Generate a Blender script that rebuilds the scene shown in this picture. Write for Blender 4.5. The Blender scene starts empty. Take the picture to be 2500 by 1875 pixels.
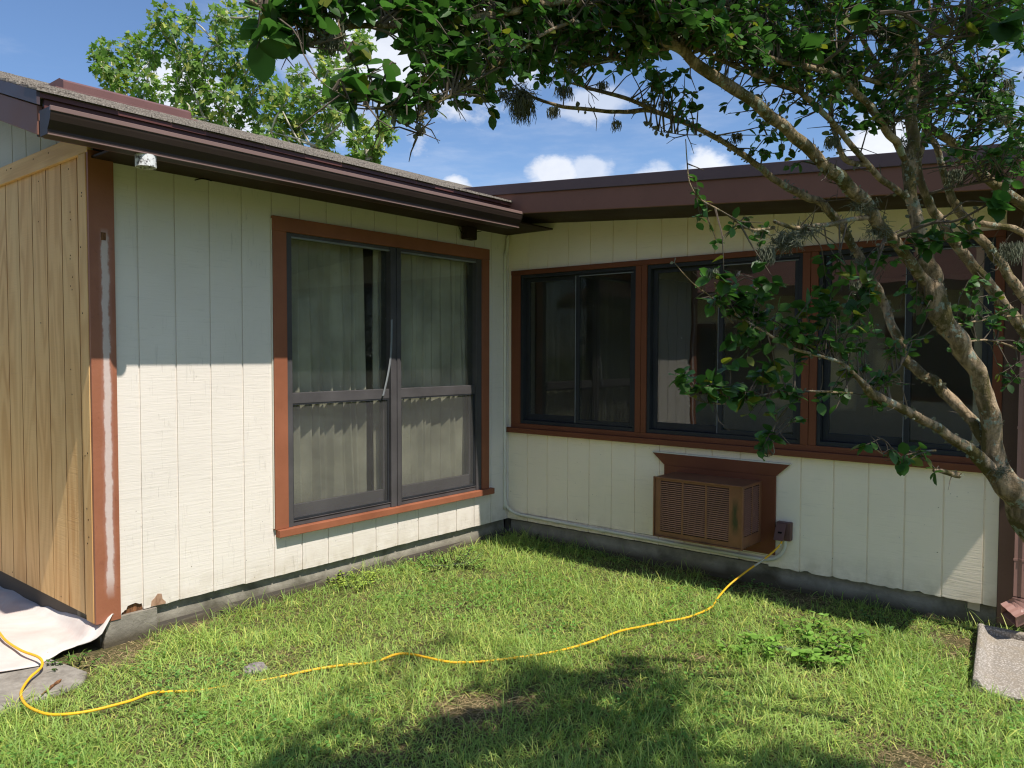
import bpy, bmesh, math, random
import numpy as np
from mathutils import Vector, Matrix, Quaternion
random.seed(11); rng = np.random.default_rng(5)
scn = bpy.context.scene
COL = scn.collection

# ------------------------------------------------------------------ camera
SUN = Vector((1.0, -0.165, 1.71)).normalized()
cd = bpy.data.cameras.new('camera'); cam = bpy.data.objects.new('camera', cd); COL.objects.link(cam)
cd.sensor_width = 36.0; cd.lens = 36.0 * 1902.35 / 2500.0; cd.clip_start = 0.02; cd.clip_end = 2000
YAW, PIT, ROLL = -0.691735, -0.038914, 0.002463
fw = Vector((math.sin(YAW) * math.cos(PIT), math.cos(YAW) * math.cos(PIT), math.sin(PIT)))
rt = fw.cross(Vector((0, 0, 1))).normalized(); up = rt.cross(fw)
r2 = math.cos(ROLL) * rt + math.sin(ROLL) * up; u2 = -math.sin(ROLL) * rt + math.cos(ROLL) * up
CAM = Vector((4.17584, -4.99776, 1.38230))
cam.matrix_world = Matrix(((r2.x, u2.x, -fw.x, CAM.x), (r2.y, u2.y, -fw.y, CAM.y), (r2.z, u2.z, -fw.z, CAM.z), (0, 0, 0, 1)))
scn.camera = cam
scn.cycles.filter_width = 1.2

# ------------------------------------------------------------------ light
scn.view_settings.view_transform = 'Standard'; scn.view_settings.look = 'None'
scn.view_settings.gamma = 1.0; scn.view_settings.exposure = EXPOSURE = 0.34
ld = bpy.data.lights.new('sun', 'SUN'); ld.energy = 5.0; ld.angle = math.radians(0.53); ld.color = (1.0, 0.94, 0.86)
lo = bpy.data.objects.new('sun', ld); COL.objects.link(lo)
lo.rotation_euler = SUN.to_track_quat('Z', 'Y').to_euler(); lo.location = (6, -4, 9)

world = bpy.data.worlds.new('World'); scn.world = world; world.use_nodes = True
wt = world.node_tree; wn = wt.nodes; wl = wt.links; wn.clear()
def W(t, **k):
    n = wn.new(t)
    for a, b in k.items(): setattr(n, a, b)
    return n
wo = W('ShaderNodeOutputWorld'); bg = W('ShaderNodeBackground'); bg.inputs['Strength'].default_value = 0.106
sky = W('ShaderNodeTexSky', sky_type='NISHITA', sun_disc=False)
sky.sun_elevation = math.asin(SUN.z); sky.sun_rotation = math.atan2(SUN.x, SUN.y)
sky.air_density = 1.0; sky.dust_density = 0.35; sky.ozone_density = 2.2
tc = W('ShaderNodeTexCoord')
def wmath(op, a, b=None, c=None):
    n = W('ShaderNodeMath', operation=op)
    for i, v in enumerate((a, b, c)):
        if v is None: continue
        if isinstance(v, (int, float)): n.inputs[i].default_value = v
        else: wl.new(v, n.inputs[i])
    return n.outputs[0]
nz = W('ShaderNodeTexNoise'); nz.inputs['Scale'].default_value = 11.0; nz.inputs['Detail'].default_value = 9; nz.inputs['Roughness'].default_value = 0.62
mpz = W('ShaderNodeMapping'); mpz.inputs['Scale'].default_value = (1, 1, 1.7)
wl.new(tc.outputs['Generated'], mpz.inputs['Vector']); wl.new(mpz.outputs[0], nz.inputs['Vector'])
nz2 = W('ShaderNodeTexNoise'); nz2.inputs['Scale'].default_value = 3.2; nz2.inputs['Detail'].default_value = 8; nz2.inputs['Roughness'].default_value = 0.6
mp2 = W('ShaderNodeMapping'); mp2.inputs['Scale'].default_value = (1, 1, 5.0); mp2.inputs['Rotation'].default_value = (0.15, 0.1, 0.2)
wl.new(tc.outputs['Generated'], mp2.inputs['Vector']); wl.new(mp2.outputs[0], nz2.inputs['Vector'])
# cumulus clouds: (direction, radius, vertical squash, opacity)
CLOUDS = [((-.8443, .4405, .2950), .045, 1.2, .95), ((-.8242, .498, .2600), .040, 1.1, .9), ((-.6853, .6377, .3518), .13, 1.5, .95),
          ((-.6156, .7038, .392), .095, 1.5, .95), ((-.5775, .7835, .2223), .034, 1.2, .95), ((-.545, .806, .226), .034, 1.5, .7),
          ((-.6769, .7049, .2040), .020, 1.2, 1.0), ((-.4163, .8778, .2242), .042, 1.3, .95), ((-.4779, .85, .2167), .03, 1.5, .75),
          ((-.2453, .9424, .2272), .05, 1.3, 1.0), ((-.528, .795, .302), .045, 1.7, .6), ((-.775, .535, .335), .03, 1.4, .3),
          ((-.74, .60, .27), .05, 1.6, .45), ((.1, .95, .3), .2, 1.6, .9), ((.7, .5, .45), .25, 1.5, .8), ((.3, -.8, .4), .3, 1.6, .9),
          ((-.6, -.7, .35), .28, 1.6, .9), ((.8, -.3, .3), .22, 1.6, .7), ((-.2, .5, .8), .25, 1.2, .6)]
mask = None
for d, r, sq, op in CLOUDS:
    v = W('ShaderNodeVectorMath', operation='SUBTRACT'); wl.new(tc.outputs['Generated'], v.inputs[0]); v.inputs[1].default_value = d
    m = W('ShaderNodeVectorMath', operation='MULTIPLY'); wl.new(v.outputs[0], m.inputs[0]); m.inputs[1].default_value = (1, 1, sq)
    l = W('ShaderNodeVectorMath', operation='LENGTH'); wl.new(m.outputs[0], l.inputs[0])
    w_ = wmath('MULTIPLY_ADD', wmath('SUBTRACT', nz.outputs['Fac'], 0.5), -2.6 * r, l.outputs['Value'])
    mr = W('ShaderNodeMapRange', interpolation_type='SMOOTHSTEP'); wl.new(w_, mr.inputs[0])
    mr.inputs[1].default_value = r * 1.05; mr.inputs[2].default_value = r * 0.45; mr.inputs[3].default_value = 0; mr.inputs[4].default_value = op
    mask = mr.outputs[0] if mask is None else wmath('MAXIMUM', mask, mr.outputs[0])
thin = W('ShaderNodeMapRange', interpolation_type='SMOOTHSTEP'); wl.new(nz2.outputs['Fac'], thin.inputs[0])
thin.inputs[1].default_value = 0.5; thin.inputs[2].default_value = 0.78; thin.inputs[3].default_value = 0; thin.inputs[4].default_value = 0.35
mask = wmath('MAXIMUM', mask, thin.outputs[0])
tint = W('ShaderNodeMix', data_type='RGBA', blend_type='MULTIPLY'); tint.inputs['Factor'].default_value = 1.0
wl.new(sky.outputs[0], tint.inputs['A']); tint.inputs['B'].default_value = SKYTINT = (0.86, 0.97, 1.12, 1)
cm = W('ShaderNodeMix', data_type='RGBA'); wl.new(mask, cm.inputs['Factor']); wl.new(tint.outputs['Result'], cm.inputs['A'])
cshade = W('ShaderNodeMix', data_type='RGBA'); wl.new(nz.outputs['Fac'], cshade.inputs['Factor'])
cshade.inputs['A'].default_value = (8.6, 8.8, 9.2, 1); cshade.inputs['B'].default_value = (5.0, 5.4, 6.3, 1)
wl.new(cshade.outputs['Result'], cm.inputs['B']); wl.new(cm.outputs['Result'], bg.inputs['Color']); wl.new(bg.outputs[0], wo.inputs[0])

# ------------------------------------------------------------------ object helpers
def link(name, me, mat=None, parent=None):
    o = bpy.data.objects.new(name, me); COL.objects.link(o)
    if mat is not None:
        for m in (mat if isinstance(mat, (list, tuple)) else [mat]): me.materials.append(m)
    if parent is not None: o.parent = parent; o.matrix_parent_inverse = Matrix.Translation(-parent.location)
    return o
def empty(name, loc=(0, 0, 0)):
    o = bpy.data.objects.new(name, None); COL.objects.link(o); o.location = loc; o.empty_display_size = .1; return o
def tag(o, label=None, cat=None, group=None, kind=None):
    if label: o['label'] = label
    if cat: o['category'] = cat
    if group: o['group'] = group
    if kind: o['kind'] = kind
    return o
class MB:
    """collects shapes, then becomes ONE mesh object"""
    def __init__(s): s.v = []; s.f = []; s.mi = []; s.m = 0
    def add(s, vs, fs):
        b = len(s.v); s.v += [tuple(v) for v in vs]; s.f += [tuple(b + i for i in f) for f in fs]; s.mi += [s.m] * len(fs)
    def box(s, x0, x1, y0, y1, z0, z1):
        s.add([(x0, y0, z0), (x1, y0, z0), (x1, y1, z0), (x0, y1, z0), (x0, y0, z1), (x1, y0, z1), (x1, y1, z1), (x0, y1, z1)],
              [(0, 3, 2, 1), (4, 5, 6, 7), (0, 1, 5, 4), (1, 2, 6, 5), (2, 3, 7, 6), (3, 0, 4, 7)])
    def hexa(s, p):   # 8 points, bottom ring then top ring
        s.add(p, [(0, 3, 2, 1), (4, 5, 6, 7), (0, 1, 5, 4), (1, 2, 6, 5), (2, 3, 7, 6), (3, 0, 4, 7)])
    def prism(s, ring0, ring1, caps=True):
        n = len(ring0); fs = [(i, (i + 1) % n, n + (i + 1) % n, n + i) for i in range(n)]
        if caps: fs += [tuple(range(n - 1, -1, -1)), tuple(range(n, 2 * n))]
        s.add(list(ring0) + list(ring1), fs)
    def loft(s, rings, closed=True, caps=False):
        n = len(rings[0]); vs = [p for r in rings for p in r]; fs = []
        for k in range(len(rings) - 1):
            for i in range(n if closed else n - 1):
                j = (i + 1) % n; fs.append((k * n + i, k * n + j, (k + 1) * n + j, (k + 1) * n + i))
        if caps: fs += [tuple(range(n - 1, -1, -1)), tuple(range((len(rings) - 1) * n, len(rings) * n))]
        s.add(vs, fs)
    def tube(s, pts, rad, sides=8, jitter=0):
        pts = [Vector(p) for p in pts]; n = len(pts)
        rad = [float(x) for x in rad] if hasattr(rad, '__len__') else [rad] * n
        t = [(pts[min(i + 1, n - 1)] - pts[max(i - 1, 0)]).normalized() for i in range(n)]
        a = Vector((0, 0, 1)) if abs(t[0].z) < .9 else Vector((1, 0, 0))
        u = (a - a.dot(t[0]) * t[0]).normalized(); rings = []
        for i in range(n):
            u = (u - u.dot(t[i]) * t[i]).normalized(); w = t[i].cross(u); ring = []
            for k in range(sides):
                an = 2 * math.pi * k / sides; rr = rad[i] * (1 + (random.uniform(-jitter, jitter) if jitter else 0))
                ring.append(pts[i] + rr * (math.cos(an) * u + math.sin(an) * w))
            rings.append(ring)
        s.loft(rings, True, True)
    def build(s, name, mat, parent=None, smooth=False, bevel=0, segs=2):
        me = bpy.data.meshes.new(name); me.from_pydata(s.v, [], s.f); me.update()
        o = link(name, me, mat, parent)
        if max(s.mi, default=0): me.polygons.foreach_set('material_index', s.mi)
        if smooth: me.polygons.foreach_set('use_smooth', [True] * len(me.polygons))
        bm = bmesh.new(); bm.from_mesh(me); bmesh.ops.recalc_face_normals(bm, faces=bm.faces); bm.to_mesh(me); bm.free()
        if bevel:
            b = o.modifiers.new('bevel', 'BEVEL'); b.width = bevel; b.segments = segs; b.limit_method = 'ANGLE'; b.angle_limit = math.radians(40)
        return o
def catmull(pts, per=4):
    P = [np.array(p, float) for p in pts]; out = []
    for i in range(len(P) - 1):
        p0 = P[max(i - 1, 0)]; p1 = P[i]; p2 = P[i + 1]; p3 = P[min(i + 2, len(P) - 1)]
        for k in range(per):
            t = k / per
            out.append(.5 * (2 * p1 + (p2 - p0) * t + (2 * p0 - 5 * p1 + 4 * p2 - p3) * t * t + (3 * p1 - p0 - 3 * p2 + p3) * t ** 3))
    out.append(P[-1]); return [Vector(o) if len(o) == 3 else o for o in out]
def vnoise(seed, n=64):
    r = np.random.default_rng(seed); g = r.random((n, n))
    def f(x, y):
        x = np.asarray(x, float); y = np.asarray(y, float); xi = np.floor(x).astype(int); yi = np.floor(y).astype(int)
        fx = x - xi; fy = y - yi; fx = fx * fx * (3 - 2 * fx); fy = fy * fy * (3 - 2 * fy)
        a = g[xi % n, yi % n]; b = g[(xi + 1) % n, yi % n]; c = g[xi % n, (yi + 1) % n]; d = g[(xi + 1) % n, (yi + 1) % n]
        return (a * (1 - fx) + b * fx) * (1 - fy) + (c * (1 - fx) + d * fx) * fy
    return f

# ------------------------------------------------------------------ materials
class NT:
    def __init__(s, name):
        s.m = bpy.data.materials.new(name); s.m.use_nodes = True; s.t = s.m.node_tree; s.n = s.t.nodes; s.l = s.t.links
        s.b = s.n['Principled BSDF']; s.out = s.n['Material Output']; s._o = None
    def N(s, t, **k):
        n = s.n.new(t)
        for a, b in k.items(): setattr(n, a, b)
        return n
    def put(s, sock, v):
        if v is None: return
        if isinstance(v, bpy.types.NodeSocket): s.l.new(v, sock)
        else: sock.default_value = v
    def obj(s, scale=(1, 1, 1), loc=(0, 0, 0)):
        if s._o is None: s._o = s.N('ShaderNodeTexCoord').outputs['Object']
        m = s.N('ShaderNodeMapping'); m.inputs['Scale'].default_value = scale; m.inputs['Location'].default_value = loc; s.l.new(s._o, m.inputs[0]); return m.outputs[0]
    def noise(s, scale=5, vec=None, detail=4, rough=.55, dist=0):
        n = s.N('ShaderNodeTexNoise'); n.inputs['Scale'].default_value = scale; n.inputs['Detail'].default_value = detail
        n.inputs['Roughness'].default_value = rough; n.inputs['Distortion'].default_value = dist
        s.l.new(vec if vec is not None else s.obj(), n.inputs['Vector']); return n.outputs['Fac']
    def math(s, op, a, b=0.0, c=0.0):
        n = s.N('ShaderNodeMath', operation=op)
        for i, v in enumerate((a, b, c)): s.put(n.inputs[i], v)
        return n.outputs[0]
    def rng(s, v, a, b, lo=0.0, hi=1.0, smooth=False):
        n = s.N('ShaderNodeMapRange'); n.clamp = True
        if smooth: n.interpolation_type = 'SMOOTHSTEP'
        s.put(n.inputs[0], v)
        for i, x in enumerate((a, b, lo, hi)): n.inputs[i + 1].default_value = x
        return n.outputs[0]
    def mix(s, f, a, b, mode='MIX'):
        n = s.N('ShaderNodeMix', data_type='RGBA', blend_type=mode)
        s.put(n.inputs['Factor'], f); s.put(n.inputs['A'], a if isinstance(a, bpy.types.NodeSocket) else (*a[:3], 1)); s.put(n.inputs['B'], b if isinstance(b, bpy.types.NodeSocket) else (*b[:3], 1)); return n.outputs['Result']
    def bump(s, h, strength=.3, dist=.002, prev=None):
        n = s.N('ShaderNodeBump'); n.inputs['Strength'].default_value = strength; n.inputs['Distance'].default_value = dist
        s.l.new(h, n.inputs['Height'])
        if prev is not None: s.l.new(prev, n.inputs['Normal'])
        return n.outputs[0]
    def done(s, col=None, rough=.6, bump=None, spec=.35, metal=0):
        s.put(s.b.inputs['Base Color'], col if isinstance(col, bpy.types.NodeSocket) else (*col[:3], 1)); s.put(s.b.inputs['Roughness'], rough)
        s.b.inputs['Specular IOR Level'].default_value = spec; s.b.inputs['Metallic'].default_value = metal
        if bump is not None: s.l.new(bump, s.b.inputs['Normal'])
        return s.m
    def sep(s): 
        n = s.N('ShaderNodeSeparateXYZ'); s.l.new(s.obj(), n.inputs[0]); return n.outputs

def siding_mat(name, along, base, weather=1.0):
    t = NT(name); sx = (1, 5, 78) if along == 'y' else (5, 1, 78)
    grain = t.noise(1.0, t.obj(sx), 5, .62, .5)
    cr = (1, 95, 7) if along == 'y' else (95, 1, 7)
    crack = t.noise(1.0, t.obj(cr), 3, .5, .8)
    ck = t.math('MULTIPLY', t.rng(crack, .63, .67), t.rng(t.noise(1.6, None, 3), .45, .62))
    ck = t.math('MULTIPLY', ck, weather)
    big = t.noise(2.2, None, 5, .6)
    c = t.mix(t.rng(big, .3, .7), base, tuple(x * .93 for x in base))
    c = t.mix(t.math('MULTIPLY', t.rng(grain, .30, .42, 1, 0), .22), c, tuple(x * .62 for x in base))
    c = t.mix(t.math('MULTIPLY', ck, .28), c, (.34, .31, .27))
    sp = t.noise(55, None, 2, .5); low = t.rng(t.sep()[2], .9, .05)
    spk = t.math('MULTIPLY', t.rng(sp, .735, .76), t.math('MULTIPLY_ADD', low, .8, .2))
    c = t.mix(spk, c, (.09, .07, .05))
    foot = t.math('MULTIPLY', t.rng(t.sep()[2], .17, -.01), t.rng(t.noise(9, None, 5, .65), .38, .68))
    c = t.mix(t.math('MULTIPLY', foot, .45), c, (.38, .30, .18))
    b = t.bump(grain, .40, .004); b = t.bump(ck, .5, -.002, b)
    return t.done(c, .62, b, .3)
def paint_mat(name, base, rough=.5, var=.12, bscale=60, bstr=.15, spec=.16):
    t = NT(name); n = t.noise(3.5, None, 5, .6); f = t.noise(bscale, None, 4, .6)
    c = t.mix(t.rng(n, .3, .7), tuple(x * (1 - var) for x in base), tuple(min(1, x * (1 + var)) for x in base))
    c = t.mix(t.math('MULTIPLY', t.rng(f, .68, .74), .5), c, tuple(x * .5 for x in base))
    return t.done(c, t.rng(n, .3, .7, rough - .08, rough + .08), t.bump(f, bstr, .002), spec)
M = {}
CREAM = (.74, .695, .60)
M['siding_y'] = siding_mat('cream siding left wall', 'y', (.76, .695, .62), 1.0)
M['siding_x'] = siding_mat('cream siding back wall', 'x', (.95, .83, .66), .3)  # same cream paint, colour lifted and warmed to make up for shade
M['old_siding'] = siding_mat('old grey siding', 'x', (.50, .50, .47), 1.0)
M['brown'] = paint_mat('brown trim paint', (.28, .102, .054), .5, .14)
M['darkcorner'] = paint_mat('dark brown corner paint', (.10, .062, .047), .55, .12)
M['brown_shaded'] = paint_mat('shade darkened trim paint', (.17, .058, .029), .55, .12)  # same trim brown made darker: shade put into the colour
M['gutter'] = paint_mat('dark brown gutter', (.040, .027, .022), .42, .08, 40, .05)  # body colour darkened to carry the shade under the lip
M['gutter_lip'] = paint_mat('gutter lip', (.20, .13, .115), .35, .08, 40, .05)  # same metal as the gutter, colour lightened as its sunlit edge
M['fascia'] = paint_mat('purple brown fascia metal', (.11, .045, .040), .36, .1, 30, .06)
M['fascia2'] = paint_mat('brown fascia board', (.20, .095, .068), .5, .1, 30, .08)
M['dripedge'] = paint_mat('dark drip edge metal', (.075, .055, .062), .4, .08, 30, .05)
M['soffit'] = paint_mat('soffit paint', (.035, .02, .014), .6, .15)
M['roofbox'] = paint_mat('purple brown roof metal', (.15, .078, .072), .45, .1, 30, .06)
M['alu'] = paint_mat('dark bronze aluminium', (.078, .072, .073), .42, .22, 90, .08)
M['alu_dark'] = paint_mat('black window frame', (.03, .032, .036), .42, .2, 90, .08)
M['alu_edge'] = paint_mat('worn aluminium edge', (.22, .23, .24), .4, .25, 90, .05)
M['downspout'] = paint_mat('brown downspout metal', (.30, .165, .135), .38, .1, 60, .06)
M['dark'] = NT('black hollow').done((.006, .005, .005), .9, None, .1)
M['rot'] = None
t = NT('rotted wood'); n = t.noise(1, t.obj((60, 60, 18)), 5, .7, 1.0)
M['rot'] = t.done(t.mix(t.rng(n, .3, .7), (.05, .022, .01), (.33, .15, .065)), .85, t.bump(n, .8, .006), .2)
t = NT('raw peeled board'); n = t.noise(1, t.obj((50, 50, 14)), 5, .7, .6)
M['peel'] = t.done(t.mix(t.rng(n, .3, .7), (.22, .12, .07), (.46, .29, .19)), .8, t.bump(n, .6, .004), .2)
t = NT('concrete stem wall'); n = t.noise(6, None, 8, .7); f = t.noise(90, None, 3)
c = t.mix(t.rng(n, .3, .7), (.16, .145, .115), (.33, .30, .245)); c = t.mix(t.rng(t.noise(2.5, None, 5), .55, .7), c, (.06, .055, .035)); c = t.mix(t.rng(t.sep()[2], -.07, -.13), c, (.09, .075, .05))
M['concrete'] = t.done(c, .85, t.bump(n, .7, .02, t.bump(f, .4, .004)), .2)
# corner board: brown paint scraped and filled with pale putty down the middle
t = NT('scraped corner board'); o = t.sep(); n = t.noise(9, t.obj((1, 3, .8)), 6, .65); n2 = t.noise(30, None, 5, .7)
d = t.math('ABSOLUTE', t.math('ADD', t.math('ADD', o[1], 3.243), t.math('MULTIPLY', t.math('SUBTRACT', n, .5), .03)))
putty = t.rng(t.math('ADD', d, t.math('MULTIPLY', t.math('SUBTRACT', n2, .5), .018)), .021, .013)
zz = t.math('MULTIPLY', t.rng(o[2], .10, .22), t.rng(o[2], 2.02, 1.94))
putty = t.math('MULTIPLY', putty, zz)
c = t.mix(t.rng(t.noise(4), .3, .7), (.27, .095, .05), (.33, .125, .066))
c = t.mix(t.math('MULTIPLY', t.rng(n2, .62, .7), .5), c, (.16, .05, .03))
smear = t.math('MULTIPLY', t.rng(d, .034, .018), zz)
c = t.mix(t.math('MULTIPLY', smear, .35), c, (.42, .24, .2)); c = t.mix(t.math('MULTIPLY', putty, .93), c, (.58, .47, .43))
M['corner'] = t.done(c, .5, t.bump(n2, .5, .004, t.bump(putty, .5, .003)), .4)
def pine(name, board, axis):
    t = NT(name); o = t.sep(); s_ = o[0] if axis == 'x' else o[2]
    if board:
        idx = t.math('FLOOR', t.math('DIVIDE', t.math('ADD', s_, .157), .208))
    else: idx = t.math('MULTIPLY', s_, 0.0)
    v = t.N('ShaderNodeCombineXYZ'); sc = (4.2, 4.2, .62) if axis == 'x' else (.62, 4.2, 4.2)
    mp = t.obj(sc); sp_ = t.N('ShaderNodeSeparateXYZ'); t.l.new(mp, sp_.inputs[0])
    t.l.new(t.math('MULTIPLY_ADD', idx, 3.71, sp_.outputs[0]), v.inputs[0]); t.l.new(t.math('MULTIPLY_ADD', idx, 1.37, sp_.outputs[1]), v.inputs[1]); t.l.new(t.math('MULTIPLY_ADD', idx, .83, sp_.outputs[2]), v.inputs[2])
    warp = t.noise(.7, v.outputs[0], 3, .5, .4)
    ring = t.math('SINE', t.math('MULTIPLY', warp, 70.0)); ring = t.rng(ring, -.6, 1)
    fine = t.noise(1, t.obj((120, 120, 3) if axis == 'x' else (3, 120, 120)), 4, .6)
    saw = t.noise(1, t.obj((2.5, 2, 110)), 3, .6, .4)
    tone = t.noise(1.2, v.outputs[0], 2)
    c = t.mix(ring, (.74, .455, .185), (.60, .325, .112)); c = t.mix(t.rng(tone, .35, .65), c, t.mix(.5, c, (.76, .53, .24)))
    c = t.mix(t.math('MULTIPLY', t.rng(fine, .35, .6), .12), c, (.42, .22, .08))
    kn = t.N('ShaderNodeTexVoronoi'); kn.inputs['Scale'].default_value = 1.9; t.l.new(t.obj((1, 1, .8)), kn.inputs['Vector'])
    c = t.mix(t.rng(kn.outputs['Distance'], .055, .03), c, (.17, .075, .03))
    if board:
        gv = t.math('ABSOLUTE', t.math('SUBTRACT', t.math('FRACT', t.math('ADD', t.math('DIVIDE', t.math('ADD', s_, .157), .208), .5)), .5))
        c = t.mix(t.rng(gv, .028, .018), c, (.22, .10, .032))  # groove shadow and raw cut edge put into the colour
    return t.done(c, .6, t.bump(t.math('ADD', t.math('MULTIPLY', fine, .4), saw) if board else fine, .45, .004), .3)
M['ply'] = pine('new pine plywood', True, 'x'); M['pine_v'] = pine('new pine batten', False, 'x'); M['pine_h'] = pine('new pine trim', False, 'z')
t = NT('asphalt shingles'); br = t.N('ShaderNodeTexBrick'); br.inputs['Scale'].default_value = 1.0; br.inputs['Mortar Size'].default_value = .004
br.inputs['Brick Width'].default_value = .17; br.inputs['Row Height'].default_value = .14; br.inputs['Color1'].default_value = (.15, .125, .10, 1); br.inputs['Color2'].default_value = (.32, .28, .23, 1); br.inputs['Mortar'].default_value = (.07, .06, .05, 1)
sw = t.N('ShaderNodeSeparateXYZ'); t.l.new(t.obj(), sw.inputs[0]); cb = t.N('ShaderNodeCombineXYZ'); t.l.new(sw.outputs[1], cb.inputs[0]); t.l.new(sw.outputs[0], cb.inputs[1]); t.l.new(cb.outputs[0], br.inputs['Vector'])
g = t.noise(160, None, 3, .7); c = t.mix(t.rng(g, .3, .7), br.outputs['Color'], (.12, .10, .085)); c = t.mix(t.rng(t.noise(9, t.obj((3, 14, 3)), 4), .4, .7), c, (.36, .32, .27))
M['shingle'] = t.done(c, .9, t.bump(g, .8, .006), .2)
def glass(name, tint, refl=1.0):
    t = NT(name); t.n.remove(t.b); tr = t.N('ShaderNodeBsdfTransparent'); tr.inputs[0].default_value = (*tint, 1)
    gl = t.N('ShaderNodeBsdfGlossy'); gl.inputs['Roughness'].default_value = .004
    wv = t.bump(t.noise(2.5, None, 2), .25, .004); t.l.new(wv, gl.inputs['Normal'])
    fr = t.N('ShaderNodeFresnel'); geo = t.N('ShaderNodeNewGeometry'); t.l.new(t.rng(geo.outputs['Backfacing'], 0, 1, 1.5, 1 / 1.5), fr.inputs['IOR']); mx = t.N('ShaderNodeMixShader')
    dirt = t.N('ShaderNodeBsdfDiffuse'); dirt.inputs[0].default_value = (.55, .55, .5, 1); m2 = t.N('ShaderNodeMixShader')
    t.l.new(t.math('MULTIPLY', fr.outputs[0], refl), mx.inputs[0]); t.l.new(tr.outputs[0], mx.inputs[1]); t.l.new(gl.outputs[0], mx.inputs[2])
    sp = t.math('ADD', t.math('MULTIPLY', t.rng(t.noise(45, None, 2), .74, .78), .5), t.rng(t.noise(3, None, 5), .3, .8, .004, .03))
    t.l.new(sp, m2.inputs[0]); t.l.new(mx.outputs[0], m2.inputs[1]); t.l.new(dirt.outputs[0], m2.inputs[2]); t.l.new(m2.outputs[0], t.out.inputs[0]); return t.m
M['glass'] = glass('window glass', (.87, .89, .86)); M['glass2'] = glass('sunroom glass', (.82, .84, .82), 1.5)
t = NT('insect screen'); t.n.remove(t.b); tr = t.N('ShaderNodeBsdfTransparent'); df = t.N('ShaderNodeBsdfDiffuse'); df.inputs[0].default_value = (.14, .135, .13, 1)
mx = t.N('ShaderNodeMixShader'); t.l.new(t.rng(t.noise(4, None, 4), .3, .7, .26, .34), mx.inputs[0]); t.l.new(tr.outputs[0], mx.inputs[1]); t.l.new(df.outputs[0], mx.inputs[2]); t.l.new(mx.outputs[0], t.out.inputs[0]); M['screen'] = t.m
def translucent(name, col, trc, amt, rough=.6, spec=.3, attr=None, colvar=None, bump=None):
    t = NT(name)
    if attr:
        a = t.N('ShaderNodeAttribute'); a.attribute_name = attr; c = a.outputs['Color']
        hs = t.N('ShaderNodeHueSaturation'); hs.inputs['Value'].default_value = 1.9; hs.inputs['Saturation'].default_value = 1.08; t.l.new(c, hs.inputs['Color']); tcx = hs.outputs[0]
    else:
        c = t.mix(t.rng(t.noise(colvar or 9, None, 3), .3, .7), tuple(x * .7 for x in col), tuple(x * 1.3 for x in col)); tcx = (*trc, 1)
    t.done(c, rough, None, spec); tl = t.N('ShaderNodeBsdfTranslucent'); t.put(tl.inputs[0], tcx)
    mx = t.N('ShaderNodeMixShader'); mx.inputs[0].default_value = amt; t.l.new(t.b.outputs[0], mx.inputs[1]); t.l.new(tl.outputs[0], mx.inputs[2]); t.l.new(mx.outputs[0], t.out.inputs[0]); return t.m
M['curtain'] = translucent('curtain fabric', (.62, .565, .47), (.43, .40, .3), .2, .8, .1, None, 3)
M['blind'] = translucent('beige glow blind', (.62, .55, .43), (.62, .54, .40), .5, .8, .1, None, 4)
M['leaf'] = translucent('crape myrtle leaf', (.03, .07, .017), (.10, .24, .02), .40, .44, .3, 'tone')
M['syc'] = translucent('sycamore leaf', (.12, .2, .03), (.3, .42, .05), .38, .5, .35, 'tone')
M['weed'] = translucent('weed leaf', (.09, .19, .03), (.2, .4, .05), .3, .45, .4, 'tone')
M['grassblade'] = translucent('grass blade', (.09, .16, .03), (.2, .35, .05), .33, .5, .3, 'tone')
t = NT('crape myrtle bark'); n = t.noise(5, t.obj((5, 5, 1.6)), 7, .68, 1.2); n2 = t.noise(85, None, 6, .7); li = t.noise(24, None, 5, .68); l2 = t.noise(11, t.obj((1, 1, .7), (3, 1, 2)), 6, .66); cr_ = t.noise(30, t.obj((1, 1, .25)), 5, .7)
c = t.mix(t.rng(n, .42, .58), (.155, .115, .066), (.40, .30, .195)); c = t.mix(t.rng(l2, .50, .58), c, (.105, .088, .034))
c = t.mix(t.math('MULTIPLY', t.rng(cr_, .54, .68), .5), c, (.06, .048, .03))
c = t.mix(t.math('MULTIPLY', t.rng(li, .575, .61), .9), c, (.27, .31, .245)); c = t.mix(t.math('MULTIPLY', t.rng(n2, .58, .74), .5), c, (.06, .048, .03))
M['bark'] = t.done(c, .85, t.bump(n2, .9, .008, t.bump(cr_, .8, .012, t.bump(li, .7, .01))), .12)
M['twig'] = paint_mat('twig bark', (.10, .08, .06), .8, .3)
M['moss'] = translucent('grey air plant', (.15, .16, .11), (.2, .2, .13), .2, .85, .1, None, 12)
t = NT('sycamore bark'); n = t.noise(4, t.obj((2, 2, 1)), 4); M['sycbark'] = t.done(t.mix(t.rng(n, .4, .6), (.32, .29, .23), (.55, .52, .44)), .8)
t = NT('lawn soil'); n = t.noise(9, None, 8, .7); f = t.noise(70, None, 5, .7)
o = t.sep(); far = t.math('SQRT', t.math('ADD', t.math('POWER', t.math('SUBTRACT', o[0], 2.0), 2.0), t.math('POWER', t.math('ADD', o[1], 2.5), 2.0)))
c = t.mix(t.rng(n, .35, .65), (.06, .07, .022), (.13, .105, .05)); c = t.mix(t.rng(f, .5, .68), c, (.24, .18, .10)); c = t.mix(t.rng(far, 4.0, 6.5), c, t.mix(t.rng(n, .3, .7), (.13, .18, .04), (.22, .26, .08)))
M['soil'] = t.done(c, .95, t.bump(f, 1, .02), .1)
t = NT('ac brown enamel'); o = t.sep(); n = t.noise(6, None, 5, .6); f = t.noise(60, None, 4)
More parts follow.
